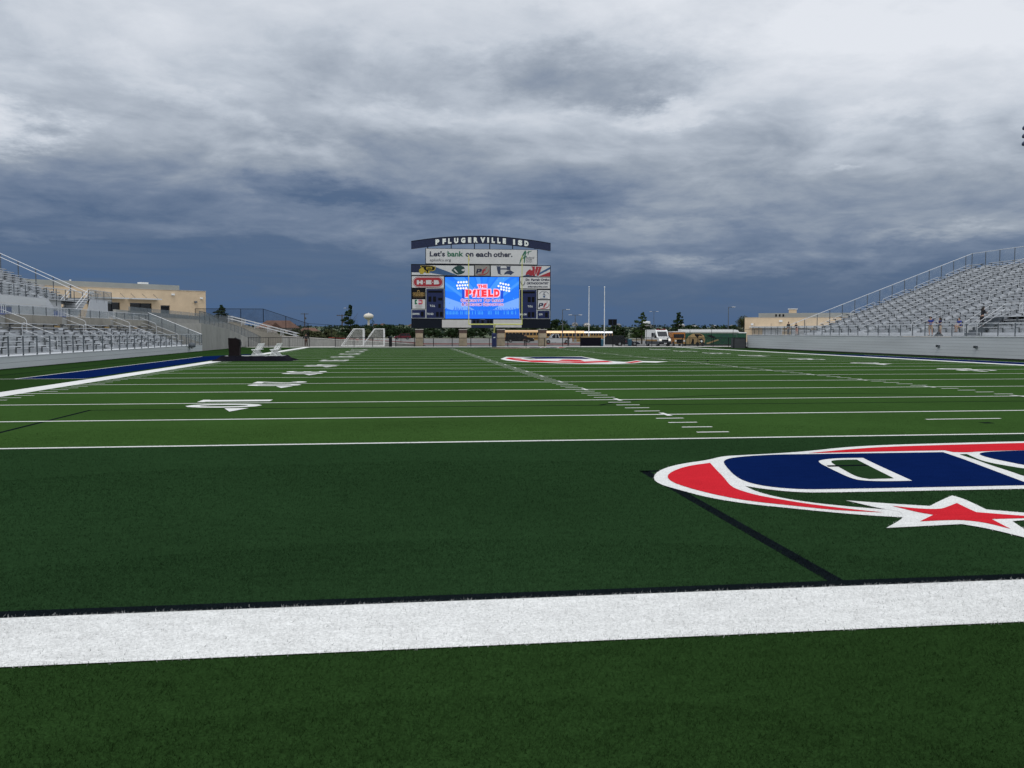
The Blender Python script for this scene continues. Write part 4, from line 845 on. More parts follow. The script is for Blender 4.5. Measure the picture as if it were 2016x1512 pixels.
f3 = thing('metal_fence', 'long low black fence running behind the goalpost under the scoreboard', 'fence', (0, 0, 0)); fence(f3, [(-13.3, 105.4), (12.6, 105.4)], 1.2, 2.55, mesh=True, r=.055, pickets=0)
f4 = thing('metal_fence', 'tall black chain-link fence right of the play clock', 'fence', (0, 0, 0)); fence(f4, [(18.4, 105.2), (36, 103.8)], 1.25, 2.2, mesh=True, r=.05)
f5 = thing('metal_fence', 'taller black chain-link fence behind the ambulance lane', 'fence', (0, 0, 0)); fence(f5, [(19.5, 107.5), (42, 106.5)], 2.45, 3.2, mesh=False, mid=False, r=.03)
f6 = thing('metal_fence', 'tall black fence stepping down the hill beyond the ramp', 'fence', (0, 0, 0))
fence(f6, [(-44, 124), (-33.8, 124)], 2.1, 3.3, mesh=True, r=.05, z=3.5); zs = lambda x, y: max(1.25, 3.5 - (x + 33.8) * .334)
fence(f6, [(-33.8, 124), (-27, 124)], 2.1, 3.3, mesh=True, r=.05, zf=zs); fence(f6, [(-27, 124), (-9, 124)], 2.1, 3.3, mesh=False, r=.04, zf=lambda x, y: max(.2, 1.25 - (x + 27) * .065))
gt_ = thing('gate_post', 'thick dark post ending the fence beside the soccer goals', 'post', (-14.0, 104.6, 0)); MB().box(-.22, .22, -.1, .1, 0, 1.35).build('post', BLACK, gt_); MB().box(-.25, .25, -.13, .13, 1.35, 1.4).build('cap', NAVYD, gt_)
sc = thing('equipment_box', 'dark grey mesh covered box against the end of the right bleacher wall', 'box', (29.9, 90.6, 0)); MB().box(-.75, .75, -.5, .5, 0, 1.25).build('mesh_cover', mat('grey_screen', (.05, .055, .06), .8), sc)
for x in (-.78, .78): MB().box(x - .04, x + .04, -.54, -.48, 0, 1.38).build('post', BLACK, sc)
MB().box(-.8, .8, -.54, -.48, 1.26, 1.33).build('rail', BLACK, sc)
# grey lot wall with a slope behind the gateway
lw = thing('concrete_wall', 'low grey concrete wall behind the gateway and soccer goals', 'wall', (0, 0, 0))
xs_ = [-29.5 + 2.9 * i for i in range(8)]
for a_, b_ in zip(xs_, xs_[1:]):
    za, zb = 1.38 - (a_ + 29.5) * .062, 1.38 - (b_ + 29.5) * .062
    MB().prism([(a_ + .01, -.2), (b_ - .01, -.2), (b_ - .01, zb), (a_ + .01, za)], lambda p: (p[0], 112.4, p[1]), lambda p: (p[0], 112.7, p[1])).build('wall_panel', CONC, lw)
    MB().prism([(a_, za), (b_, zb), (b_, zb + .09), (a_, za + .09)], lambda p: (p[0], 112.35, p[1]), lambda p: (p[0], 112.75, p[1])).build('coping', SLAB, lw)
lr = MB(); lr.beam((-23, 113.3, 1.22), (-9.5, 113.3, .42), .07, .08); lr.build('red_rail', REDC, lw)
MB().prism([(-29.5, 1.30), (-9, .05), (-9, -.3), (-29.5, -.3)], lambda p: (p[0], 112.72, p[1]), lambda p: (p[0], 128, p[1] - .1)).build('upper_lot_bank', ASPH, None, 'structure')
# stairs with many rails beyond the ramp
ss = thing('ramp_stair', 'concrete stair with rows of slanting metal handrails beyond the ramp wall', 'stair', (0, 0, 0))
for k in range(18): MB().box(-38.2 + .56 * k, -37.64 + .56 * k, 119.6, 123, 0, 3.55 - .155 * k).build('step', CONC_T, ss)
MB().prism([(-41, 0), (-41, 3.3), (-38.2, 3.3), (-28.4, .75), (-28.4, 0)], lambda p: (p[0], 119.2, p[1]), lambda p: (p[0], 119.5, p[1])).build('side_wall', CONC_T, ss)
for k, yy in enumerate((119.4, 120.5, 121.6, 122.8)):
    for h in (.95, .55): MB().tube((-38.4, yy, 3.5 + h), (-28.2, yy, .85 + h), .022, n=6).build('handrail', TREAD, ss)
    for j in range(6):
        x = -38.2 + 1.9 * j; MB().tube((x, yy, 3.4 - (x + 38.2) * .26), (x, yy, 4.45 - (x + 38.2) * .26), .03, n=5).build('rail_post', ALU, ss)
# ------------------------------------------------------------------ tan concession buildings
def local(o, x, y, z): return (x, y, z)
cb = thing('concession_building', 'flat-roofed tan block concession building behind the left bleachers', 'building', (-43.9, 131, 3.3), R(49 + 90) - R(90) + 0)
# local frame: +x runs along the facade to the left of its right-hand corner, facade faces -y
ang = R(41.3); cb.rotation_euler = (0, 0, ang)   # facade direction: away from the corner towards the left of the picture
def cbx(n, m, x0, x1, y0, y1, z0, z1, p=cb): return MB().box(x0, x1, y0, y1, z0, z1).build(n, m, p)
H_ = 5.25
segs = [(-48, -16.2, 0, H_), (-16.2, -13.9, 3.1, H_), (-13.9, -12.4, 0, H_), (-12.4, -9.0, 3.1, H_), (-9.0, -7.6, 0, H_), (-7.6, -6.1, 2.85, H_), (-6.1, 0, 0, H_)]
for x0, x1, z0, z1 in segs: cbx('wall_block', STONE, x0 + .001, x1 - .001, 0, .5, z0, z1)
cbx('end_wall', STONE, -.5, 0, .505, 22, 0, H_); cbx('parapet_cap', CAPC, -48, .06, -.06, .56, H_, H_ + .09); cbx('roof', ROOFM, -48, -.5, .6, 22, H_ - .5, H_ - .3)
cbx('upper_roof', ROOFM, -48, -2.9, 3, 22, H_ - .3, H_ + .95); cbx('roof_fascia', CAPC, -48, -2.85, 2.9, 2.98, H_ - .3, H_ + .25)
for x0, x1, zt in ((-16.2, -13.9, 3.08), (-12.4, -9.0, 3.08)):
    w = cbx('service_window', DARKG, x0, x1, .3, .4, 1.0, zt); cbx('counter_wall', STONE, x0, x1, .05, .3, 0, .98); cbx('frame', FRAME, x0 + .05, x0 + .15, .24, .3, 1.0, zt, w); cbx('frame', FRAME, (x0 + x1) / 2 - .05, (x0 + x1) / 2 + .05, .24, .3, 1.0, zt, w)
d_ = cbx('door', DARKG, -7.55, -6.15, .2, .3, 0, 2.74); cbx('door_frame', GALV, -7.6, -6.1, .12, .2, 2.72, 2.84, d_)
for x0, x1 in ((-18.8, -13.2), (-12.8, -8.1)):
    cbx('canopy', ALU_B, x0, x1, -1.5, 0, 3.62, 3.80)
    for k in range(3):
        x = x0 + .6 + k * (x1 - x0 - 1.2) / 2; MB().tube((x, -1.4, 3.8), (x, 0, 4.5), .03, n=5).build('canopy_rod', GALV, cb)
for x, z, w_ in ((-18.1, 4.35, .3), (-5.6, 4.45, .25), (-.8, 4.0, .22)): cbx('wall_light', WHITE, x - w_, x + w_, -.22, 0, z, z + .28)
MB().lathe([(.05, 0), (.28, .1), (.2, .35)], 10, (-1.9, -.3, 3.3)).build('wall_fixture', GALV, cb); cbx('roof_unit', WHITE, -9, -7.8, 3.4, 4.6, H_ + .95, H_ + 1.25); cbx('roof_vent', WHITE, -19.4, -19.25, 4, 4.3, H_ + .95, H_ + 1.2)
rbd = thing('concession_building', 'flat-roofed tan block building behind the right bleacher', 'building', (61.6, 165, 0), R(-24)); 
def rbx(n, m, x0, x1, y0, y1, z0, z1, p=rbd): return MB().box(x0, x1, y0, y1, z0, z1).build(n, m, p)
for x0, x1, z0, z1 in ((0, 3.2, 0, 5.25), (3.2, 7.2, 3, 5.25), (7.2, 9.0, 0, 5.25), (9.0, 13.0, 3, 5.25), (13.0, 40, 0, 5.25)): rbx('wall_block', STONE, x0 + .001, x1 - .001, 0, .5, z0, z1)
rbx('end_wall', STONE, -.5, 0, 0, 26, 0, 5.25); rbx('parapet_cap', CAPC, -.56, 40, -.06, .56, 5.25, 5.34); rbx('upper_roof', ROOFM, 2.3, 40, 3, 26, 4.9, 6.25)
rbx('canopy', ALU_B, .9, 18, -1.6, 0, 3.05, 3.35)
for x in (1.6, 5, 8.6, 12): MB().tube((x, -1.5, 3.3), (x, 0, 4.0), .03, n=5).build('canopy_rod', GALV, rbd)
for x0, x1 in ((3.2, 7.2), (9.0, 13.0)): rbx('service_shutter', ALU_B, x0, x1, .3, .4, 1.0, 2.98); rbx('counter_wall', STONE, x0, x1, .05, .3, 0, .98)
rbx('roof_unit', STONE, 8.6, 10.2, 3.2, 4.4, 6.25, 7.05); rbx('roof_unit_lid', WHITE, 8.4, 10.4, 3.1, 4.5, 7.05, 7.2)
for k in range(3): rbx('roof_vent', BLACK, 5.8 + .75 * k, 6.15 + .75 * k, 2.9, 3.0, 5.5, 6.0)
rbx('wall_light', WHITE, 6.6, 7.3, -.25, 0, 4.3, 4.7); rbx('wall_light', WHITE, .8, 1.3, -.25, 0, 3.6, 4.0); rbx('wall_light', WHITE, .5, .8, -.2, 0, 3.1, 3.3)
# ------------------------------------------------------------------ soccer goals stored behind the fence
def soccer_goal(label, x, y):
    g_ = thing('soccer_goal', label, 'goal', (x, y, 0), group='white soccer goals parked behind the fence')
    for yy in (-1.9, 1.9): MB().beam((0, yy, 0), (0, yy, 2.44), .12).build('goal_post', WHITE, g_)
    MB().beam((0, -1.9, 2.44), (0, 1.9, 2.44), .12).build('crossbar', WHITE, g_)
    for yy in (-1.9, 1.9):
        MB().path([(0, yy, 2.44), (-1.3, yy, 2.44), (-3.0, yy, .08), (0, yy, .08)], .05, 6).build('side_frame', WHITE, g_)
    MB().tube((-3.0, -1.9, .08), (-3.0, 1.9, .08), .05, n=6).build('back_bar', WHITE, g_)
    MB().flat([(-1.3, -1.9, 2.42), (-3.0, -1.9, .1), (-3.0, 1.9, .1), (-1.3, 1.9, 2.42)]).flat([(0, 1.9, .1), (-3.0, 1.9, .1), (-1.3, 1.9, 2.42), (0, 1.9, 2.42)]).flat([(0, -1.9, .1), (-3.0, -1.9, .1), (-1.3, -1.9, 2.42), (0, -1.9, 2.42)]).flat([(0, -1.9, 2.4), (-1.3, -1.9, 2.4), (-1.3, 1.9, 2.4), (0, 1.9, 2.4)]).build('net', NET_M, g_)
    return g_
soccer_goal('left white soccer goal behind the low black fence', -17.7, 107.3); soccer_goal('right white soccer goal beside the thick dark fence post', -14.9, 107.6)
# ------------------------------------------------------------------ stage, lectern, chairs
stg = thing('low_stage', 'low temporary stage skirted in loose black cloth on the left sideline', 'stage', (-22.5, 46.2, 0))
MB().box(-2.0, 2.0, -1.2, 1.5, .06, .33).build('deck', mat('stage_deck', (.35, .36, .36), .6, .2, 3), stg)
sk = MB(); n = 72; per = []
for i in range(n):
    t = i / n * 4; s = int(t); q = t - s
    per.append([(-2.03 + 4.06 * q, -1.23), (2.03, -1.23 + 2.76 * q), (2.03 - 4.06 * q, 1.53), (-2.03, 1.53 - 2.76 * q)][s])
for lev in range(4):
    for i, (x, y) in enumerate(per):
        nx, ny = (x / 2.0, (y - .15) / 1.35); k = [0, .05, .2, .48][lev]; w = 1 + (.35 * math.sin(i * 1.9) + .25 * math.sin(i * .77)) * (lev / 3)
        ed = 1 if abs(nx) > .98 else 0
        sk.v.append((x + (nx * k * w if ed else 0) * 1.1, y + ((ny if abs(ny) > .9 else 0) * k * w * .6), [.35, .30, .17, .012][lev] + .012 * math.sin(i * 2.3) * (lev < 3)))
for lev in range(3):
    for i in range(n): a_ = lev * n + i; b_ = lev * n + (i + 1) % n; sk.f.append((a_, a_ + n, b_ + n, b_)); sk.mi.append(0)
sk.build('skirt', BLKF, stg, smooth=True)
lc = thing('lectern', 'dark wooden lectern with a sloping top on the left end of the low stage', 'lectern', (-23.72, 45.6, .34))
MB().prism([(-.34, 0), (.34, 0), (.36, 1.07), (.06, 1.20), (-.38, 1.22)], lambda p: (p[0], -.28, p[1]), lambda p: (p[0], .28, p[1])).build('cabinet', LECT, lc)
MB().box(.34, .40, -.26, .26, .70, .98).build('shelf_edge', BLACK, lc); MB().box(-.40, .38, -.32, .32, -.0, .04).build('plinth', BLACK, lc); MB().beam((.04, -.0, 1.225), (.37, 0, 1.09), .56, .025).build('reading_shelf', BLACK, lc)
MB().path([(.12, 0, 1.18), (.08, 0, 1.26), (.02, 0, 1.27)], .012).build('microphone', BLACK, lc)
def chair():
    c = thing('folding_chair', 'x', 'chair', (0, 0, 0), group='white folding chairs on the stage')
    MB().box(-.21, .21, -.21, .21, .43, .46).build('seat', WHITE, c)
    MB().prism([(.205, .68), (.235, .68), (.30, .86), (.27, .86)], lambda p: (p[0], -.2, p[1]), lambda p: (p[0], .2, p[1])).build('backrest', WHITE, c)
    for s in (-.215, .215):
        MB().tube((-.24, s, 0), (.30, s, .86), .016, n=5).build('leg', WHITE, c); MB().tube((.26, s, 0), (-.20, s, .45), .016, n=5).build('leg', WHITE, c)
    MB().tube((.20, -.215, .08), (.20, .215, .08), .012, n=5).build('stretcher', WHITE, c); MB().tube((-.18, -.215, .1), (-.18, .215, .1), .012, n=5).build('stretcher', WHITE, c)
    return c
ch0 = None
nth = ['nearest', 'second nearest', 'third nearest', 'farthest']
for gi, (x, n) in enumerate(((-22.35, 4), (-21.15, 4))):
    for i in range(n):
        lb = '%s white folding chair of the %s row, %s the lectern' % (nth[i], 'left' if gi == 0 else 'right', 'closest to' if gi == 0 else 'away from')
        loc = (x + .03 * i, 45.35 + .52 * i, .335)
        if ch0 is None: ch0 = chair(); ch0.location = loc; ch0['label'] = lb
        else: dup(ch0, loc, (RNG.random() - .5) * .12, lb)
# ------------------------------------------------------------------ poles, play clock, flagpoles, bins
def pole(name, label, cat, x, y, h, r, m, group=None): 
    t = thing(name, label, cat, (x, y, 0), group=group); MB().tube((0, 0, 0), (0, 0, h), r, r * .6, n=8).build('pole', m, t); return t
for x, y, lb in ((15.1, 111.5, 'left bare white flagpole right of the scoreboard'), (17.45, 111.5, 'right bare white flagpole behind the play clock')):
    t = pole('flagpole', lb, 'flagpole', x, y, 8.6, .07, WHITE, 'bare white flagpoles'); MB().lathe([(.02, 0), (.09, .08), (.09, .14), (.02, .22)], 10, (0, 0, 8.6)).build('finial', WHITE, t); MB().tube((0, 0, 0), (0, 0, .12), .2, n=10).build('base', ALU, t)
pc = thing('play_clock', 'dark blue play clock panel on a black pole right of the scoreboard', 'clock', (16.75, 103.6, 0)); MB().tube((.1, .1, 0), (.1, .1, 3.1), .07, n=8).build('pole', BLACK, pc)
MB().box(-.6, .6, -.1, .1, 2.98, 3.84).build('panel', NAVYD, pc)
for x0, x1 in ((-.55, -.04), (.04, .55)): MB().box(x0, x1, -.12, -.103, 3.04, 3.78).build('digit_window', LED, pc)
TEAL = mat('bin_blue', (.03, .11, .17), .6, .1, 4)
for x, y, lb in ((16.2, 107.9, 'blue trash bin left of the play clock pole'), (20.4, 107.9, 'blue trash bin right of the play clock behind the fence')):
    t = thing('trash_bin', lb, 'bin', (x, y, 0), group='blue trash bins behind the fence'); MB().lathe([(.26, 0), (.31, .85), (.34, .87), (.34, .93)], 12).build('barrel', TEAL, t); MB().lathe([(.35, .93), (.25, 1.02), (.05, 1.05)], 12).build('lid', TEAL, t)
for x, y, h, lb, arms in ((-59.5, 420, 20, 'thin wooden utility pole left of the tree left of the soccer goals', 1), (-33.5, 300, 8.4, 'dark utility pole with crossarm left of the pointed tree', 1)):
    t = pole('utility_pole', lb, 'utility pole', x, y, h if y < 400 else 11.4, .28, BARK, 'wooden utility poles'); zt = h if y < 400 else 11.4
    MB().box(-1.9, 1.9, -.1, .1, zt - .5, zt - .28).build('crossarm', BARK, t)
    for k in (-1.6, -.8, .8, 1.6): MB().box(k - .08, k + .08, -.08, .08, zt - .28, zt - .05).build('insulator', GALV, t)
    MB().lathe([(.3, 0), (.35, .9), (.1, 1)], 8, (.5, 0, zt - 3)).build('transformer', GALV, t)
lp = [(-29, 262, 9.6, 'tall double-arm parking lamp behind the soccer goals', 2), (-7.1, 255, 10.0, 'thin lamp pole just left of the scoreboard', 1), (18.3, 150, 6.4, 'thin grey lamp pole just right of the scoreboard', 1), (22.8, 160, 5.6, 'double-arm lamp pole between the scoreboard and the flagpoles', 2), (66, 250, 8.6, 'thin lamp pole behind the ambulance', 2), (53.5, 155, 7.2, 'grey lamp pole in front of the green trailer', 1)]
for x, y, h, lb, k in lp:
    t = pole('lamp_post', lb, 'lamp post', x, y, h, .11, GALV, 'grey parking lot lamp posts')
    for s in ((-1, 1) if k == 2 else (1,)): MB().box(min(0, s * 1.2), max(0, s * 1.2), -.05, .05, h - .1, h).build('arm', GALV, t); MB().box(*sorted((s * .7, s * 1.4)), -.15, .15, h - .05, h + .08).build('lamp_head', ALU, t)
    MB().tube((0, 0, 0), (0, 0, .7), .3, n=8).build('footing', CONC, t)
for x, y, lb in ((-23.5, 205, 'small red stop sign beside the soccer goals'), (45, 215, 'small red stop sign left of the tall fence')):
    t = thing('stop_sign', lb, 'sign', (x, y, 0), group='distant red stop signs'); MB().tube((0, 0, 0), (0, 0, 2.6), .05, n=5).build('post', GALV, t); MB().lathe([(.42, 0), (.42, .04)], 8).build('face', REDP, t).rotation_euler = (R(90), 0, 0); t.children[-1].location = (0, -.06, 2.4)
ft = thing('floodlight_tower', 'stadium floodlight mast whose grey lamp heads poke in at the right edge', 'floodlight', (65.0, 81, 0)); MB().tube((0, 0, 0), (0, 0, 28), .45, .25, n=12).build('mast', GALV, ft)
for z in (24.35, 25.25, 26.2):
    MB().box(-3.9, 3.9, -.08, .08, z + .3, z + .42).build('crossarm', GALV, ft)
    for k in range(8):
        x = -3.98 + k * 1.1
        MB().lathe([(.30, -.20), (.38, -.14), (.40, 0), (.34, .16), (.22, .27), (.05, .31)], 14, (x, -.30, z)).build('lamp_head', SLATE, ft, smooth=True)

# ------------------------------------------------------------------ people
def skin_obj(name, P, E, Rr, m, parent, sub=2, extra=None):
    me = bpy.data.meshes.new(name); me.from_pydata(P, E, []); o = bpy.data.objects.new(name, me); COL.objects.link(o)
    md = o.modifiers.new('skin', 'SKIN'); md.use_smooth_shade = True; sm = o.modifiers.new('sub', 'SUBSURF'); sm.levels = sub; sm.render_levels = sub
    for i, r in enumerate(Rr): me.skin_vertices[0].data[i].radius = (r, r) if isinstance(r, (int, float)) else r
    me.skin_vertices[0].data[0].use_root = True
    dg = bpy.context.evaluated_depsgraph_get(); ne = bpy.data.meshes.new_from_object(o.evaluated_get(dg)); ne.name = name
    bpy.data.objects.remove(o); ne.materials.clear(); ne.materials.append(m)
    o = bpy.data.objects.new(name, ne); COL.objects.link(o); o.parent = parent
    return o
def person(label, loc, rz, h=1.7, top=POLO, bottom=KHAKI, skin=SKIN, pose='stand', arms='down', hair='short', long_legs=False, jacket=None, bag=None, lean=0.0):
    t = thing('person', label, 'person', loc, rz, sc=h / 1.72)
    # figure faces -Y
    if pose == 'stand':
        hipz = .93; knee = [(-.11, -.02, .50), (.12, .03, .50)]; ank = [(-.12, .04, .08), (.14, .06, .08)]; toe = [(-.13, -.12, .04), (.16, -.11, .04)]
    else:
        hipz = .52; knee = [(-.13, -.42, .56), (.13, -.44, .55)]; ank = [(-.13, -.40, .10), (.14, -.46, .10)]; toe = [(-.13, -.56, .04), (.15, -.62, .04)]
    b = hipz; ly = -lean
    sh = [(-.185, ly * .9, b + .50), (.185, ly * .9, b + .50)]
    if arms == 'down': elb = [(-.24, .03 + ly, b + .22), (.24, .02 + ly, b + .22)]; wri = [(-.24, -.06 + ly, b - .02), (.25, -.06 + ly, b - .02)]
    elif arms == 'front': elb = [(-.24, -.02 + ly, b + .22), (.24, -.02 + ly, b + .22)]; wri = [(-.10, -.26 + ly, b + .24), (.10, -.27 + ly, b + .25)]
    elif arms == 'hips': elb = [(-.36, .08 + ly, b + .24), (.36, .08 + ly, b + .24)]; wri = [(-.20, -.06 + ly, b + .10), (.20, -.06 + ly, b + .10)]
    else: elb = [(-.22, -.12 + ly, b + .20), (.22, -.10 + ly, b + .20)]; wri = [(-.13, -.36 + ly, b + .06), (.13, -.36 + ly, b + .06)]
    P = [(0, 0, b), (0, ly * .3, b + .18), (0, ly * .7, b + .36), (0, ly, b + .50), (0, ly - .01, b + .575), (0, ly - .03, b + .66), (0, ly - .03, b + .75), (0, ly - .125, b + .665)]
    Rr = [(.135, .10), (.12, .09), (.145, .10), (.10, .075), .05, (.075, .088), (.07, .08), .016]
    E = [(0, 1), (1, 2), (2, 3), (3, 4), (4, 5), (5, 6), (5, 7)]
    def ad(p, r, frm): P.append(tuple(p)); Rr.append(r); E.append((frm, len(P) - 1)); return len(P) - 1
    arm = []
    for k, s in enumerate((-1, 1)):
        a = ad(sh[k], .055, 3); e_ = ad(elb[k], .040, a); w_ = ad(wri[k], .027, e_); d = (Vector(wri[k]) - Vector(elb[k])).normalized(); pm = Vector(wri[k]) + d * .06
        pl_ = ad(pm, (.034, .018), w_); arm.append((a, e_, w_))
        sidev = d.cross(Vector((0, 1, .2))).normalized()
        for j, (o_, ln) in enumerate(((-.030, .070), (-.010, .082), (.010, .078), (.030, .060))):
            q = ad(pm + sidev * o_ + d * .035, .0095, pl_); ad(pm + sidev * o_ * 1.15 + d * (.03 + ln * .7) + Vector((0, -.012, 0)), .007, q)
        ad(Vector(wri[k]) + d * .045 + sidev * (-.045 * s), .010, w_)
    for k, s in enumerate((-1, 1)):
        hp = ad((s * .095, 0, b - .06), .095, 0); kn = ad(knee[k], .058, hp); an = ad(ank[k], .036, kn); ad(toe[k], (.038, .025), an)
    skin_obj('body', P, E, Rr, skin, t)
    # shirt with short sleeves, or a long-sleeved jacket
    SP = [(0, 0, b - .05), (0, ly * .3, b + .18), (0, ly * .7, b + .36), (0, ly, b + .49), (0, ly - .005, b + .54)]; SR = [(.158, .128), (.145, .108), (.165, .118), (.115, .09), .062]; SE = [(0, 1), (1, 2), (2, 3), (3, 4)]
    for k, s in enumerate((-1, 1)):
        SP.append(sh[k]); SR.append(.070); SE.append((3, len(SP) - 1)); f = 1.0 if jacket else .62
        SP.append(tuple(Vector(sh[k]).lerp(Vector(elb[k]), f))); SR.append(.058); SE.append((len(SP) - 2, len(SP) - 1))
        if jacket: SP.append(tuple(Vector(elb[k]).lerp(Vector(wri[k]), .93))); SR.append(.042); SE.append((len(SP) - 2, len(SP) - 1))
    skin_obj('jacket' if jacket else 'shirt', SP, SE, SR, top, t)
    BP = [(0, 0, b + .05)]; BR = [(.142, .112)]; BE = []
    for k, s in enumerate((-1, 1)):
        BP.append((s * .10, 0, b - .07)); BR.append(.112); BE.append((0, len(BP) - 1)); BP.append(tuple(Vector((s * .10, 0, b - .07)).lerp(Vector(knee[k]), 1.0 if long_legs else .88))); BR.append(.078 if long_legs else .088); BE.append((len(BP) - 2, len(BP) - 1))
        if long_legs: BP.append(tuple(Vector(knee[k]).lerp(Vector(ank[k]), .95))); BR.append(.055); BE.append((len(BP) - 2, len(BP) - 1))
    skin_obj('trousers' if long_legs else 'shorts', BP, BE, BR, bottom, t)
    hb = MB(); c = (0, ly - .015, b + .715); prof = [(.001, .118), (.05, .108), (.085, .07), (.10, .02), (.098, -.03), (.085, -.06)]; hb.lathe(prof[::-1], 12, c)
    for i, p in enumerate(hb.v):
        if p[1] < c[1] - .03 and p[2] < c[2] + .05: hb.v[i] = (p[0] * .9, c[1] - .03, p[2] + .03)
    if hair == 'long':
        hb.lathe([(.03, -.42), (.095, -.36), (.115, -.20), (.105, 0), (.08, .06)], 10, (0, ly + .055, b + .70))
    hb.build('hair', HAIR, t, smooth=True)
    for k in (0, 1):
        a_, q = Vector(ank[k]), Vector(toe[k]); skin_obj('shoe', [(a_.x, a_.y + .03, .045), tuple(q), (q.x, q.y - .05, .035)], [(0, 1), (1, 2)], [(.047, .045), (.052, .038), (.04, .03)], SHOE, t, 1)
    return t
person('boy in a bright blue polo and khaki shorts standing at the right bleacher rail', (31.75, 53.05, 1.70), R(-60), 1.60, arms='front')
person('girl with long dark hair in navy top and khaki shorts beside the boy in blue', (31.8, 51.85, 1.70), R(-100), 1.52, top=NAVC, hair='long', skin=SKIND, arms='front')
person('person in a blue polo sitting on the front bench right of the standing girl', (34.15, 52.6, 2.00), R(-85), 1.62, pose='sit', arms='lap', lean=.12)
person('person in black climbing the railed entry stair in the right bleacher', (34.3, 50.1, 2.45), R(90), 1.62, top=DARKC, bottom=DARKC, jacket=True, long_legs=True, lean=.1, hair='long', arms='front')
person('person in dark jacket and grey trousers at the far end of the right bleacher', (31.6, 79.9, 1.70), R(20), 1.5, top=DARKC, bottom=GREYC, jacket=True, long_legs=True, arms='down')
person('person in a dark top and salmon shorts leaning beside the one in grey trousers', (31.8, 78.2, 1.70), R(-70), 1.38, top=DARKC, bottom=SALMON, arms='front', lean=.14)
person('person in dark suit with hands on hips in the open gateway', (-25.45, 106.2, 0), R(10), 1.78, top=DARKC, bottom=mat('rust_trousers', (.05, .025, .02), .85), jacket=True, long_legs=True, arms='hips', skin=SKIND)
person('person in dark clothes standing behind the fence right of the goalpost pad', (5.1, 108.3, 0), R(0), 1.75, top=DARKC, bottom=DARKC, jacket=True, long_legs=True, arms='down', skin=SKIND)
person('person in black beside the white pickup behind the scoreboard fence', (11.4, 108.3, 0), R(40), 1.6, top=DARKC, bottom=GREYC, jacket=True, long_legs=True, arms='front', skin=SKIND)
bk = thing('backpack', 'dark backpack heap on the walkway by the standing girl', 'backpack', (31.75, 51.9, 1.70)); MB().lathe([(.34, 0), (.33, .08), (.20, .20), (.13, .30), (.04, .34)], 7).build('bag', DARKC, bk, smooth=True); MB().beam((-.15, -.2, .34), (.1, -.3, .1), .04).build('strap', GREYC, bk)
# ------------------------------------------------------------------ vehicles (front towards local +x)
def wheels(t, xs, r, w, y):
    for x in xs:
        for s in (-1, 1):
            ty = MB().tube((0, -w / 2, 0), (0, w / 2, 0), r, n=16).build('wheel', RUBBER, t); ty.location = (x, s * y, r); MB().tube((0, -w / 2 - .012, 0), (0, w / 2 + .012, 0), r * .55, n=12).build('rim', CHROME, ty)
def car(name, label, cat, loc, rz, m, L_=4.7, H_=1.7, Wd=1.85, style='suv', group=None, lamp=WHITE):
    t = thing(name, label, cat, loc, rz, group); h = L_ / 2; y = Wd / 2; bl = H_ * .60
    low = [(-h, .32), (-h + .08, bl * .96), (-h + .25, bl), (h * .42, bl), (h * .86, bl * .86), (h * .99, bl * .66), (h, .34), (h * .86, .26), (-h * .9, .26)]
    MB().prism(low, lambda p: (p[0], -y, p[1]), lambda p: (p[0], y, p[1])).build('body', m, t)
    if style == 'suv': cabn = [(-h + .14, bl), (-h + .42, H_ - .05), (h * .12, H_ - .05), (h * .44, bl)]
    elif style == 'pickup': cabn = [(-h * .12, bl), (-h * .05, H_ - .05), (h * .26, H_ - .05), (h * .50, bl)]
    else: cabn = [(-h * .72, bl), (-h * .38, H_ - .05), (h * .14, H_ - .05), (h * .48, bl)]
    MB().prism(cabn, lambda p: (p[0], -y * .88, p[1]), lambda p: (p[0], y * .88, p[1])).build('window_glass', DARKG, t)
    x0, x1 = cabn[1][0], cabn[2][0]; MB().box(x0 - .03, x1 + .03, -y * .88, y * .88, H_ - .06, H_).build('roof', m, t)
    pm = MB()
    for s in (-1, 1):
        for a_, b_ in ((cabn[0], cabn[1]), (cabn[3], cabn[2])): pm.beam((a_[0], s * y * .89, a_[1]), (b_[0], s * y * .89, b_[1]), .09)
        for f in ((.5,) if style != 'suv' else (.33, .68)):
            x = x0 + (x1 - x0) * f; pm.beam((x, s * y * .885, bl), (x, s * y * .885, H_ - .05), .08)
    pm.build('window_pillar', m, t)
    if style == 'pickup': MB().box(-h * .93, -h * .16, -y * .86, y * .86, bl - .02, bl + .01).build('bed_liner', RUBBER, t)
    wheels(t, (-h * .62, h * .62), .36, .24, y - .1)
    for s in (-1, 1):
        MB().box(h * .93, h * .985, s * y * .72 - .16, s * y * .72 + .16, bl * .62, bl * .80).build('headlight', lamp, t); MB().box(-h - .02, -h + .06, s * y * .82 - .08, s * y * .82 + .08, bl * .6, bl * .88).build('tail_light', REDP, t)
        MB().box(cabn[3][0] - .35, cabn[3][0] - .2, s * (y + .1) - .1, s * (y + .1) + .1, bl + .02, bl + .18).build('mirror', m, t)
    MB().box(h - .05, h + .05, -y * .9, y * .9, .30, .50).build('bumper', RUBBER, t); MB().box(-h - .05, -h + .05, -y * .9, y * .9, .32, .50).build('bumper', RUBBER, t)
    return t
C = CARMATS
car('parked_suv', 'maroon SUV parked left of the scoreboard pillars', 'SUV', (-12.3, 235, .0), R(184), C['maroon'], 4.7, 1.72)
car('parked_car', 'white car half hidden behind the left soccer goal', 'car', (-25.6, 236, .35), R(178), C['white'], 4.2, 1.4, style='sedan')
car('parked_suv', 'black SUV with shiny roof between the middle pillars under the scoreboard', 'SUV', (11.0, 158, -.05), R(-6), C['black'], 5.8, 1.85, 1.95)
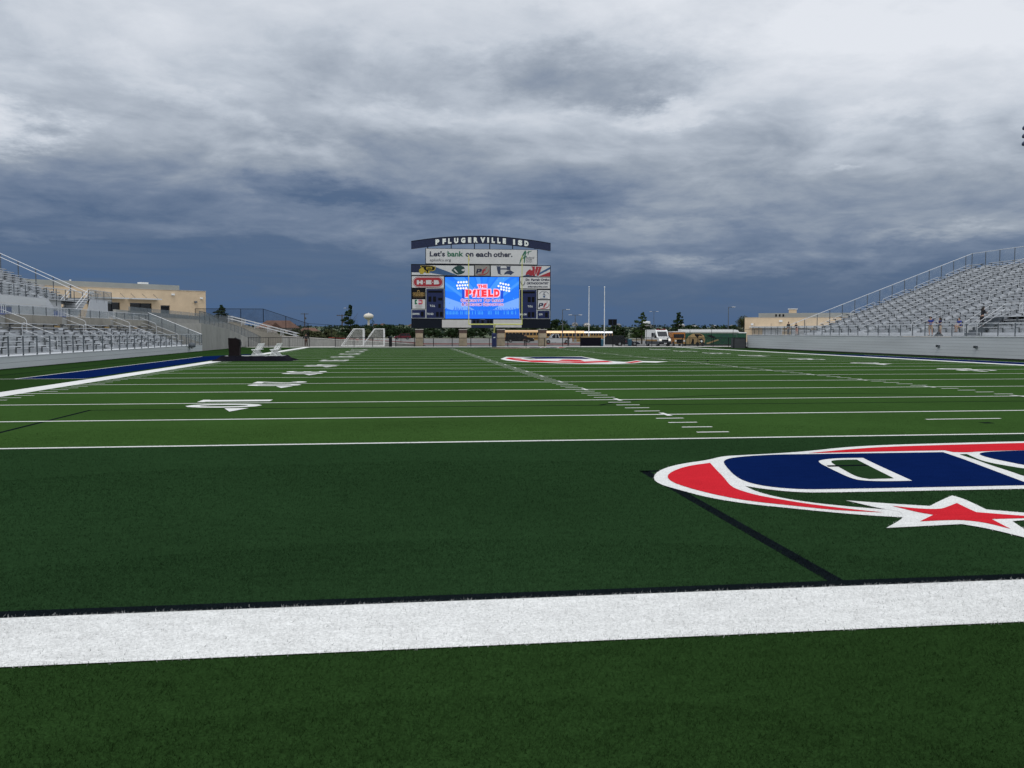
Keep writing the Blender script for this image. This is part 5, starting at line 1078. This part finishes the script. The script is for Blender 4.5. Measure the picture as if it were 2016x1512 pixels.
car('pickup_truck', 'white pickup truck behind the rightmost stone pillar', 'pickup truck', (15.4, 140, -.05), R(178), C['white'], 5.4, 1.8, 1.95, 'pickup')
car('parked_suv', 'black SUV just behind the white flagpoles', 'SUV', (18.9, 114.2, -.1), R(170), C['black'], 4.9, 1.62)
car('parked_car', 'dark car whose nose shows right of the flagpoles', 'car', (24.0, 124, -.2), R(-8), C['navy'], 4.4, 1.25, style='sedan')
def bus(label, loc, rz, m, L_=11.5, H_=2.9, roofm=None, group='school buses parked behind the fence'):
    t = thing('school_bus', label, 'bus', loc, rz, group); h = L_ / 2; y = 1.2; rm = roofm or CARMATS['busroof']
    for s in (-1, 1): pass
    MB().box(-h, h - 1.3, -y, y, .45, 1.62).build('body', m, t); MB().prism([(h - 1.3, .5), (h - 1.3, 1.62), (h - .2, 1.45), (h, 1.2), (h, .5)], lambda p: (p[0], -y * .9, p[1]), lambda p: (p[0], y * .9, p[1])).build('hood', m, t)
    MB().prism([(-y, 2.3), (-y, 2.45), (-y * .86, 2.72), (-y * .5, H_ - .03), (0, H_), (y * .5, H_ - .03), (y * .86, 2.72), (y, 2.45), (y, 2.3)], lambda p: (-h, p[0], p[1]), lambda p: (h - 1.25, p[0], p[1])).build('roof', rm, t)
    MB().box(-h + .05, h - 1.36, -y + .06, y - .06, 1.62, 2.3).build('window_band', DARKG, t)
    n = 11
    for i in range(n + 1):
        x = -h + .03 + (L_ - 1.45) * i / n
        for s in (-1, 1): MB().box(x - .07, x + .07, s * y - .03, s * y + .03, 1.62, 2.3).build('window_post', m, t)
    for z in (.75, 1.1, 1.45):
        for s in (-1, 1): MB().box(-h, h - 1.35, *sorted((s * y, s * (y + .03))), z, z + .06).build('rub_rail', RUBBER, t)
    MB().prism([(h - 1.38, 1.65), (h - 1.38, 2.3), (h - 1.30, 2.3), (h - 1.2, 1.65)], lambda p: (p[0], -y * .86, p[1]), lambda p: (p[0], y * .86, p[1])).build('windscreen', DARKG, t)
    wheels(t, (-h * .52, h - .95), .48, .28, y - .12)
    for s in (-1, 1): MB().box(h - .02, h + .03, s * .8 - .13, s * .8 + .13, .95, 1.2).build('headlight', WHITE, t); MB().box(-h - .03, -h, s * .9 - .1, s * .9 + .1, 1.2, 1.45).build('tail_light', REDP, t)
    MB().box(h - .05, h + .12, -y * .9, y * .9, .45, .7).build('bumper', RUBBER, t)
    return t
bus('yellow school bus between the right two stone pillars', (18.0, 199, -.3), R(13), C['orange'])
bus('yellow school bus sticking out right of the scoreboard', (24.0, 176, -.5), R(-10), C['orange'], 10.5)
bus('white-roofed school bus behind the flagpoles', (44.6, 232, -.5), R(-15), C['orange'], 10.0, roofm=C['white'])
# ambulance
am = thing('ambulance', 'white ambulance van with orange stripe and lit headlights facing the field', 'ambulance', (26.7, 115.0, -.15), R(-84), None, .95)
y = 1.0
MB().prism([(-2.9, .85), (-2.9, 2.55), (-2.7, 2.72), (1.2, 2.72), (1.55, 2.55), (2.15, 1.55), (2.85, 1.32), (3.0, 1.05), (3.0, .85)], lambda p: (p[0], -y, p[1]), lambda p: (p[0], y, p[1])).build('body', WHITE, am)
MB().prism([(-2.92, .40), (-2.92, .848), (3.02, .848), (3.04, .40)], lambda p: (p[0], -y - .01, p[1]), lambda p: (p[0], y + .01, p[1])).build('lower_body', GALV, am)
for s in (-1, 1):
    MB().box(-2.7, 2.2, *sorted((s * y, s * (y + .02))), .86, 1.12).build('stripe', ORNG if False else C['orange'], am)
    MB().prism([(.95, 1.5), (.95, 2.2), (1.35, 2.2), (1.75, 1.5)], lambda p: (p[0], s * y, p[1]), lambda p: (p[0], s * (y + .015), p[1])).build('side_window', DARKG, am); MB().box(-.2, .8, *sorted((s * y, s * (y + .015))), 1.55, 2.2).build('side_window', DARKG, am)
    MB().box(2.70, 3.03, s * .78 - .17, s * .78 + .17, .98, 1.18).build('headlight', LAMP_W, am); MB().box(1.75, 1.9, s * (y + .17) - .12, s * (y + .17) + .12, 1.4, 1.75).build('mirror', RUBBER, am); MB().box(1.25, 1.35, s * .55 - .22, s * .55 + .22, 2.72, 2.84).build('beacon', REDP, am)
    tx = MB(); text_into(tx, 'EMS' if False else '', lambda a, b: (0, 0, 0)) if False else None
MB().prism([(1.60, 2.40), (2.10, 1.58), (2.13, 1.60), (1.63, 2.42)], lambda p: (p[0], -.82, p[1]), lambda p: (p[0], .82, p[1])).build('windscreen', DARKG, am)
MB().box(2.98, 3.06, -.5, .5, .85, 1.12).build('grille', BLACK, am); MB().box(2.95, 3.16, -.98, .98, .38, .68).build('bumper', BLACK, am); MB().box(3.165, 3.18, -.25, .25, .48, .60).build('number_plate', WHITE, am); MB().box(1.2, 1.4, -.8, .8, 2.7, 2.76).build('light_bar', REDP, am)
wheels(am, (-1.9, 2.05), .38, .24, .88)
# band trailer
tr = thing('mural_trailer', 'long green trailer with a white roof and a gold animal mural on its side', 'trailer', (47.6, 147, -.52), R(-4)); h = 5.9
MB().box(-h, h, -1.25, 1.25, .25, 2.42).build('body', C['green'], tr); MB().prism([(-h - .9, 2.42), (-h - .9, 3.05), (-h - .7, 3.18), (h * .55, 3.18), (h * .72, 3.0), (h * .76, 2.62), (h + .03, 2.58), (h + .03, 2.42)], lambda p: (p[0], -1.29, p[1]), lambda p: (p[0], 1.29, p[1])).build('roof', WHITE, tr); MB().box(-h - .9, h * .74, -1.31, -1.292, 2.42, 2.66).build('roof_edge', ROOFM, tr); MB().box(-h, h, -1.3, 1.3, .08, .25).build('skirt', RUBBER, tr)
mu = MB(); mu.cur = 0
def mp(pts, mi, k): mu.cur = mi; mu.flat([(x, -1.252 - .006 * k, z) for x, z in pts])
mp([(-5.8, .3), (-5.8, 1.2), (-5.3, 1.9), (-4.6, 2.3), (-3.2, 2.35), (-2.4, 2.0), (-2.1, 1.2), (-2.3, .3)], 0, 1); mp([(-4.2, 2.25), (-3.0, 2.2), (-2.6, 1.8), (-3.3, 1.95), (-3.6, 1.5), (-4.1, 1.9)], 1, 2); mp([(-3.4, 1.3), (-2.7, 1.4), (-2.4, .9), (-2.9, .4), (-3.3, .5), (-3.1, .9)], 1, 2); mp([(-3.1, .95), (-2.75, 1.1), (-2.6, .8), (-2.85, .6)], 2, 3); mp([(-4.9, .3), (-4.6, 1.4), (-4.3, 1.2), (-4.3, .3)], 1, 2)
mp([(-2.0, .5), (-.6, .95), (.3, 1.25), (.6, 1.1), (-.2, .8), (-1.6, .3)], 0, 2); mp([(-2.0, 1.9), (-.4, 1.5), (.2, 1.2), (-.2, 1.7), (-1.0, 2.1)], 1, 2)
mp([(1.6 + .95 * math.cos(i * math.pi / 8), 1.3 + .75 * math.sin(i * math.pi / 8)) for i in range(16)], 3, 1); mp([(1.6 + .8 * math.cos(i * math.pi / 8), 1.3 + .62 * math.sin(i * math.pi / 8)) for i in range(16)], 4, 2); mp([(.8, 1.95), (1.6, 2.15), (2.5, 1.95), (2.4, 1.85), (1.6, 2.0), (.9, 1.85)], 3, 3)
mu.build('mural', [C['gold'], BLACK, TXT_W, GRN, C['green']], tr); MB().box(3.3, 4.1, -1.28, -1.25, .4, 2.2).build('door', GALV, tr); MB().box(3.38, 4.02, -1.3, -1.28, .5, 2.1).build('door_panel', C['green'], tr)
for x in (-3.6, -2.6):
    for s in (-1, 1): MB().tube((x, s * 1.12, .36), (x, s * 1.31, .36), .36, n=14).build('wheel', RUBBER, tr)
bx = thing('school_bus', 'orange bus front with black trim just right of the ambulance', 'bus', (31.4, 119.5, -.3), R(-95), 'school buses parked behind the fence')
MB().box(-4, .6, -1.0, 1.0, .5, 2.35).build('body', C['amber'], bx); MB().box(.6, 1.3, -.85, .85, .5, 1.35).build('hood', C['orange'], bx); MB().box(.6, .62, -.85, .85, 1.45, 2.05).build('windscreen', DARKG, bx); MB().box(1.3, 1.36, -.5, .5, .6, 1.2).build('grille', BLACK, bx)
MB().box(-4.05, .65, -1.03, 1.03, 2.35, 2.5).build('roof', C['white'], bx); wheels(bx, (-2.8, .8), .42, .25, .9)
for s in (-1, 1): MB().box(1.3, 1.38, s * .68 - .12, s * .68 + .12, .85, 1.1).build('headlight', WHITE, bx)
ws = thing('windscreen_panel', 'dark cloth windscreen tied along the fence left of the flagpoles', 'screen', (0, 0, 0))
MB().box(13.0, 16.0, 107.35, 107.40, .05, 1.25).build('cloth', BLKF, ws); MB().box(13.3, 15.6, 107.7, 108.5, 1.0, 1.42).build('stacked_gear', C['gold'], ws); MB().box(12.95, 13.05, 107.3, 107.45, 0, 1.35).build('post', BLACK, ws)

# ------------------------------------------------------------------ trees
def crown_faces(mb, c, rx, ry, rz_, n, s, seed, clumps=14, taper=0.0):
    r_ = np.random.default_rng(seed); cl = []
    for i in range(clumps):
        a = r_.uniform(0, 2 * np.pi); v = r_.uniform(-.9, 1); q = math.sqrt(max(0, 1 - v * v)) * r_.uniform(.35, 1); k = 1 - taper * (v * .5 + .5)
        cl.append((c[0] + rx * q * math.cos(a) * k, c[1] + ry * q * math.sin(a) * k, c[2] + rz_ * v * .85, r_.uniform(.22, .48)))
    ci = r_.integers(0, clumps, n); d = r_.normal(0, 1, (n, 3)); d /= np.linalg.norm(d, axis=1)[:, None]; rad = r_.uniform(.3, 1, n) ** .5
    b = r_.normal(0, 1, (n, 3)); b /= np.linalg.norm(b, axis=1)[:, None]; e = np.cross(b, d); e /= np.linalg.norm(e, axis=1)[:, None]
    for i in range(n):
        x, y, z, k = cl[ci[i]]; p = np.array([x + d[i, 0] * k * rx * rad[i], y + d[i, 1] * k * ry * rad[i], z + d[i, 2] * k * rz_ * rad[i] * .8]); ss = s * r_.uniform(.6, 1.3); u = b[i] * ss; w = e[i] * ss * .55
        mb.add([p - u, p + w, p + u, p - w], [(0, 1, 2, 3)])
def tree(label, x, y, z, h, rx, m, seed, n=900, s=.16, shape='round', taper=.3, group=None, clumps=16):
    t = thing('tree', label, 'tree', (x, y, z), group=group); r_ = random.Random(seed); tk = MB(); th = h * (.75 if shape == 'cone' else .5)
    tk.tube((0, 0, 0), (0, 0, th * .5), h * .022 + .05, h * .016 + .03, 7); tk.tube((0, 0, th * .5), (.05, 0, th), h * .016 + .03, .03, 7)
    for i in range(7):
        a = r_.uniform(0, 6.28); z0 = h * r_.uniform(.2, .55); tk.tube((0, 0, z0), (math.cos(a) * rx * .6, math.sin(a) * rx * .6, z0 + h * r_.uniform(.12, .28)), .05, .015, 5)
    tk.build('trunk', BARK, t); cr_ = MB()
    if shape == 'cone':
        for i in range(7):
            f = i / 6; crown_faces(cr_, (r_.uniform(-.2, .2) * rx, 0, h * (.24 + .72 * f)), rx * (1.05 - .85 * f), rx * (1.05 - .85 * f), h * .085, int(n / 7 * (1.5 - f)), s, seed + i, 8)
    else: crown_faces(cr_, (0, 0, h * .60), rx, rx, h * .40, n, s, seed, clumps, taper)
    cr_.build('crown', m, t); return t
tree('open dark evergreen with spiky top behind the soccer goals', -23.2, 172, 0, 7.4, 2.7, LEAF_A, 11, 3400, .20, 'cone')
tree('thin small tree in front of the round water tower', -18.6, 172, 0, 4.9, 1.0, LEAF_A, 21, 260, .14, 'cone')
tree('round dark tree rising over the fence beside the tan building', -45.2, 150, 3.3, 3.6, 2.1, LEAF_A, 31, 2200, .16, 'cone')
tree('young tree with upright shoots right of the flagpoles', 40.2, 172, -.5, 6.6, 2.7, LEAF_B, 41, 3200, .20, 'cone')
tree('young dark tree with a ragged top behind the ambulance', 48.4, 172, -.5, 6.7, 2.6, LEAF_A, 51, 3200, .20, 'cone')
tree('pale loose feathery tree beside the right tan building', 70.2, 188, -.5, 6.2, 2.8, LEAF_C, 61, 2400, .16, 'round', .5)
tree('broad dark tree behind the lamp pole right of the scoreboard', 43, 290, -.6, 7.4, 4.6, LEAF_A, 71, 2000, .34)
ORD = ['first', 'second', 'third', 'fourth', 'fifth', 'sixth', 'seventh', 'eighth', 'ninth']; r_ = random.Random(99); k = 0
bands = [(-64, -30, 'olive shrubby tree on the slope left of the utility poles'), (-30, -8, 'bushy tree behind the soccer goals'), (-8, 22, 'dark tree showing under the scoreboard'), (22, 46, 'green tree behind the yellow buses'), (46, 82, 'green tree behind the flagpoles and clock'), (82, 125, 'green tree behind the ambulance and trailer')]
for bi, (x0, x1, lb) in enumerate(bands):
    m = (LEAF_C, LEAF_A, LEAF_A, LEAF_B, LEAF_A, LEAF_A)[bi]; src = None; n = 9
    for i in range(n):
        x = x0 + (x1 - x0) * (i + .5) / n + r_.uniform(-1, 1); x = x * .74 + 2 if bi == 0 else x; y = r_.uniform(276, 300) - (92 if bi == 0 else 0); hh = r_.uniform(3.6, 5.6) + (.8 if bi in (1, 5) else 0); hh *= (.72 if bi == 0 else .92)
        lb = ORD[i] + ' ' + bands[bi][2] + ', counted from the left'
        if i % 3 == 0: src = tree(lb, x, y, -.6, hh, hh * .62, m, 200 + k, 1100, .36, group='trees along the far side of the parking lot'); src_h = hh
        else: d = dup(src, (x, y, -.6), r_.uniform(0, 6.28), lb); d.scale = (hh / src_h * r_.uniform(.9, 1.2),) * 2 + (hh / src_h,)
        k += 1
wd = MB(); r2 = np.random.default_rng(17)
for i in range(1500):
    d = r2.uniform(310, 1700) ** 1; a = YAW + r2.uniform(-.62, .62); x = CAMP.x + d * math.sin(a); y = CAMP.y + d * math.cos(a); z = terr(x, y); hh = r2.uniform(3.5, 7.0) * (1 if d > 500 else .8)
    crown_faces(wd, (x, y, z + hh * .5), hh * .75, hh * .75, hh * .5, 26, hh * .17, 1000 + i, 4)
wd.build('distant_woods', LEAF_F, None, 'stuff')['label'] = 'dark tree cover on the plain up to the horizon'
# ------------------------------------------------------------------ distant houses and water towers
HB = mat('house_wall', (.36, .33, .30), .85, .2, .2); HR = [mat('roof_brown', (.13, .07, .05), .9, .15, 1), mat('roof_grey', (.16, .16, .17), .9, .15, 1), mat('roof_pale', (.36, .35, .34), .9, .15, 1)]
def house(label, x, y, z, w, d, h, rh, rm, rz=0, group='distant houses along the horizon'):
    t = thing('house', label, 'house', (x, y, z), rz, group); MB().box(-w / 2, w / 2, -d / 2, d / 2, 0, h).build('wall', HB, t)
    MB().add([(-w / 2 - .4, -d / 2 - .4, h), (w / 2 + .4, -d / 2 - .4, h), (w / 2 + .4, d / 2 + .4, h), (-w / 2 - .4, d / 2 + .4, h), (-w * .28, 0, h + rh), (w * .28, 0, h + rh)], [(0, 1, 5, 4), (2, 3, 4, 5), (1, 2, 5), (3, 0, 4), (3, 2, 1, 0)]).build('roof', rm, t)
    MB().prism([(-w * .2, h + .02), (w * .1, h + .02), (-w * .05, h + rh * .7)], lambda p: (p[0], -d / 2 - .45, p[1]), lambda p: (p[0], 0, p[1])).build('gable', rm, t)
    for s in (-.3, .3): MB().box(w * s - .6, w * s + .6, -d / 2 - .04, -d / 2, h * .4, h * .8).build('window', DARKG, t)
    return t
house('large brown-roofed house with two gables on the left slope', -43.6, 212, -.1, 10, 9, 3.2, 1.9, HR[0], .1, 'brown-roofed houses left of the goals'); house('smaller brown-roofed house right of the large one on the left slope', -36.9, 222, -1.6, 5.5, 7, 3.2, 1.6, HR[0], -.1, 'brown-roofed houses left of the goals')
src = {}; spots = []
for i in range(30): spots.append((YAW + (r2.uniform(-.16, .0) if i % 3 == 0 else r2.uniform(.0, .30)), r2.uniform(1150, 1680), i % 3))
for i, (a, d, k) in enumerate(sorted(spots)):
    x = CAMP.x + d * math.sin(a); y = CAMP.y + d * math.cos(a); n = i + 1; sfx = 'th' if 10 < n < 20 else {1: 'st', 2: 'nd', 3: 'rd'}.get(n % 10, 'th')
    lb = '%d%s tiny house from the left on the horizon, with a %s roof' % (n, sfx, ('brown', 'grey', 'pale')[k])
    if k not in src: src[k] = house(lb, x, y, terr(x, y) + 1.2, 9, 8, 3.6, 2.4, HR[k])
    else: dup(src[k], (x, y, terr(x, y) + r2.uniform(.5, 3)), r2.uniform(-.5, .5), lb)
wt1 = thing('water_tower', 'round white water tower on a slim stem left of the scoreboard', 'water tower', (-46.4, 900, 1.5))
MB().lathe([(2.2, 0), (1.3, 3), (1.1, 12.5), (1.6, 14.0), (3.2, 14.6), (4.6, 15.7), (5.2, 17.2), (4.6, 18.9), (2.8, 20.0), (.3, 20.5)], 24).build('tank', mat('tower_cream', (.62, .58, .50), .6, .05), wt1, smooth=True); MB().tube((0, 0, 20.4), (0, 0, 21.2), .3).build('vent', WHITE, wt1)
wt2 = thing('water_tower', 'flat-topped white water tower on a wide column right of the flagpoles', 'water tower', (421, 1500, 5))
MB().lathe([(3.6, 0), (3.4, 10.5), (7.5, 12.0), (8, 13), (8, 17), (7, 17.6), (.5, 18.2)], 24).build('tank', mat('tower_white', (.60, .62, .63), .6, .05), wt2, smooth=True); MB().tube((0, 0, 18), (0, 0, 19), .5).build('vent', WHITE, wt2)
